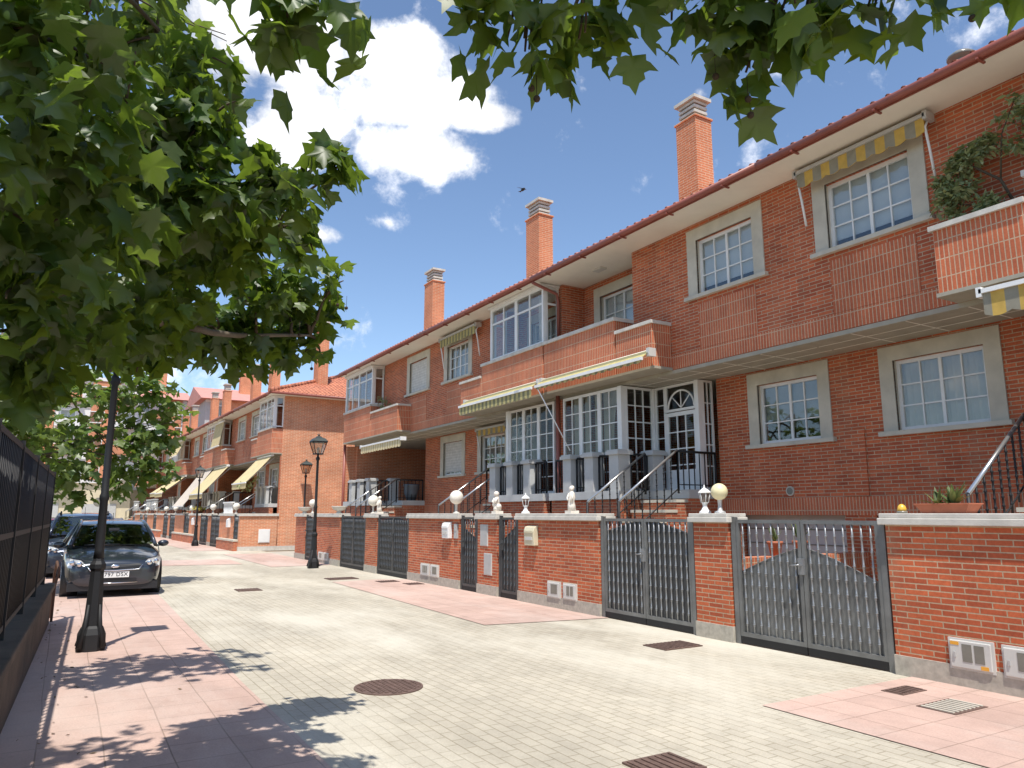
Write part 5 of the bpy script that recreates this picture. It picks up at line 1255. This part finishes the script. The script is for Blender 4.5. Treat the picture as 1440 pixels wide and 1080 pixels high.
# roof vents on the near houses
for (x, y, z, par) in ((13.2, 13.0, 8.75, hB), (10.2, 4.85, 7.32, hA)):
    m = MB(); m.lathe([(.10, -.4), (.10, .42), (.17, .44), (.17, .48), (.11, .52), (.11, .56), (.18, .58), (.18, .62), (.1, .68)], x, y, z, 12); m.build('roof_vent', PLASTD, [c_ for c_ in par.children if c_.name.startswith('roof')][0])
# ------------------------------------------------------------------ world, sun, camera
SUN = V((-.205, -.40, 1.)).normalized()
elev = math.asin(SUN.z); az = math.atan2(SUN.x, SUN.y)
w = bpy.data.worlds.new('World'); scene.world = w; w.use_nodes = True
nt = w.node_tree; nt.nodes.clear()
out = N(nt, 'ShaderNodeOutputWorld'); bg = N(nt, 'ShaderNodeBackground'); sky = N(nt, 'ShaderNodeTexSky', sky_type='NISHITA')
sky.sun_disc = False; sky.sun_elevation = elev; sky.sun_rotation = az; sky.altitude = 600; sky.air_density = 1.0; sky.dust_density = .7; sky.ozone_density = 1.2
bg.inputs['Strength'].default_value = .115
dirv = N(nt, 'ShaderNodeTexCoord').outputs['Generated']
n1 = N(nt, 'ShaderNodeTexNoise'); n1.inputs['Scale'].default_value = 9.; n1.inputs['Detail'].default_value = 9; n1.inputs['Roughness'].default_value = .6; n1.inputs['Distortion'].default_value = .25; nt.links.new(dirv, n1.inputs['Vector'])
n2 = N(nt, 'ShaderNodeTexNoise'); n2.inputs['Scale'].default_value = 24.; n2.inputs['Detail'].default_value = 8; n2.inputs['Roughness'].default_value = .65; nt.links.new(dirv, n2.inputs['Vector'])
CLOUDS = [((.345, .787, .510), .15, .05), ((.30, .78, .55), .10, .055), ((.350, .815, .455), .12, .045), ((.18, .82, .55), .12, .10), ((.41, .765, .497), .08, .03), ((.12, .82, .56), .14, .14), ((.20, .86, .47), .09, .09), ((.329, .867, .374), .05, .022), ((.242, .904, .352), .06, .02), ((.591, .609, .529), .022, .03), ((.623, .595, .508), .03, .025), ((.05, .7, .71), .25, .16), ((-.35, .8, .5), .3, .15), ((.9, -.2, .4), .3, .12), ((-.6, -.6, .5), .3, .14), ((.1, -.8, .55), .3, .14)]
tot = None
for (d, a, b) in CLOUDS:
    d = V(d).normalized(); s = d.cross(V((0, 0, 1))).normalized(); u = s.cross(d)
    gain = .55 if a < .06 else 1.
    def dot(vv, sc):
        n = N(nt, 'ShaderNodeVectorMath', operation='DOT_PRODUCT'); nt.links.new(dirv, n.inputs[0]); n.inputs[1].default_value = vv * sc; return n.outputs['Value']
    x_ = dot(s, 1 / a); y_ = dot(u, 1 / b); f_ = dot(d, 1.)
    r2 = math_(nt, 'SQRT', math_(nt, 'ADD', math_(nt, 'MULTIPLY', x_, x_), math_(nt, 'MULTIPLY', y_, y_)))
    g = math_(nt, 'MULTIPLY', math_(nt, 'SUBTRACT', 1.0, r2), math_(nt, 'GREATER_THAN', f_, 0.))
    g = math_(nt, 'MAXIMUM', math_(nt, 'SUBTRACT', math_(nt, 'MULTIPLY', g, gain), .12 if gain < 1 else 0.), -1.3)
    tot = g if tot is None else math_(nt, 'MAXIMUM', tot, g)
nz = math_(nt, 'ADD', math_(nt, 'MULTIPLY', math_(nt, 'SUBTRACT', n1.outputs['Fac'], .5), 2.2), math_(nt, 'MULTIPLY', math_(nt, 'SUBTRACT', n2.outputs['Fac'], .5), .9))
dens = math_(nt, 'ADD', math_(nt, 'MULTIPLY_ADD', tot, 1.2, -.22), nz)
cm = N(nt, 'ShaderNodeMapRange', interpolation_type='SMOOTHSTEP'); nt.links.new(dens, cm.inputs[0]); cm.inputs[1].default_value = .0; cm.inputs[2].default_value = .55
shade = maprange(nt, n1.outputs['Fac'], .36, .62, .80, 1.2)
cc = mixc(nt, 1., (7.3, 7.4, 7.7, 1), shade, 'MULTIPLY')
sk = N(nt, 'ShaderNodeMix', data_type='RGBA', blend_type='MULTIPLY'); sk.inputs[0].default_value = 1.; nt.links.new(sky.outputs[0], sk.inputs[6]); sk.inputs[7].default_value = (1.12, 1.16, 1.20, 1)
nt.links.new(mixc(nt, cm.outputs[0], sk.outputs[2], cc), bg.inputs['Color']); nt.links.new(bg.outputs[0], out.inputs[0])
sl = bpy.data.lights.new('sun', 'SUN'); sl.energy = 4.2; sl.angle = R(.53); sl.color = (1., .955, .885)
so = bpy.data.objects.new('sun', sl); col.objects.link(so); so.rotation_euler = SUN.to_track_quat('Z', 'Y').to_euler(); so.location = (-6, -10, 30)
cam = bpy.data.cameras.new('camera'); co = bpy.data.objects.new('camera', cam); col.objects.link(co)
cam.sensor_width = 36; cam.lens = 26.; cam.clip_start = .05; cam.clip_end = 2000
co.location = (0, 0, 1.65); co.rotation_euler = (R(90) + math.atan(182 / 1040), 0, -math.atan(630 / math.hypot(1040, 182)))
scene.camera = co
scene.render.engine = 'CYCLES'; scene.cycles.max_bounces = 8; scene.cycles.transparent_max_bounces = 24
vs = scene.view_settings; vs.view_transform = 'Standard'; vs.look = 'None'; vs.exposure = .48; vs.gamma = 1
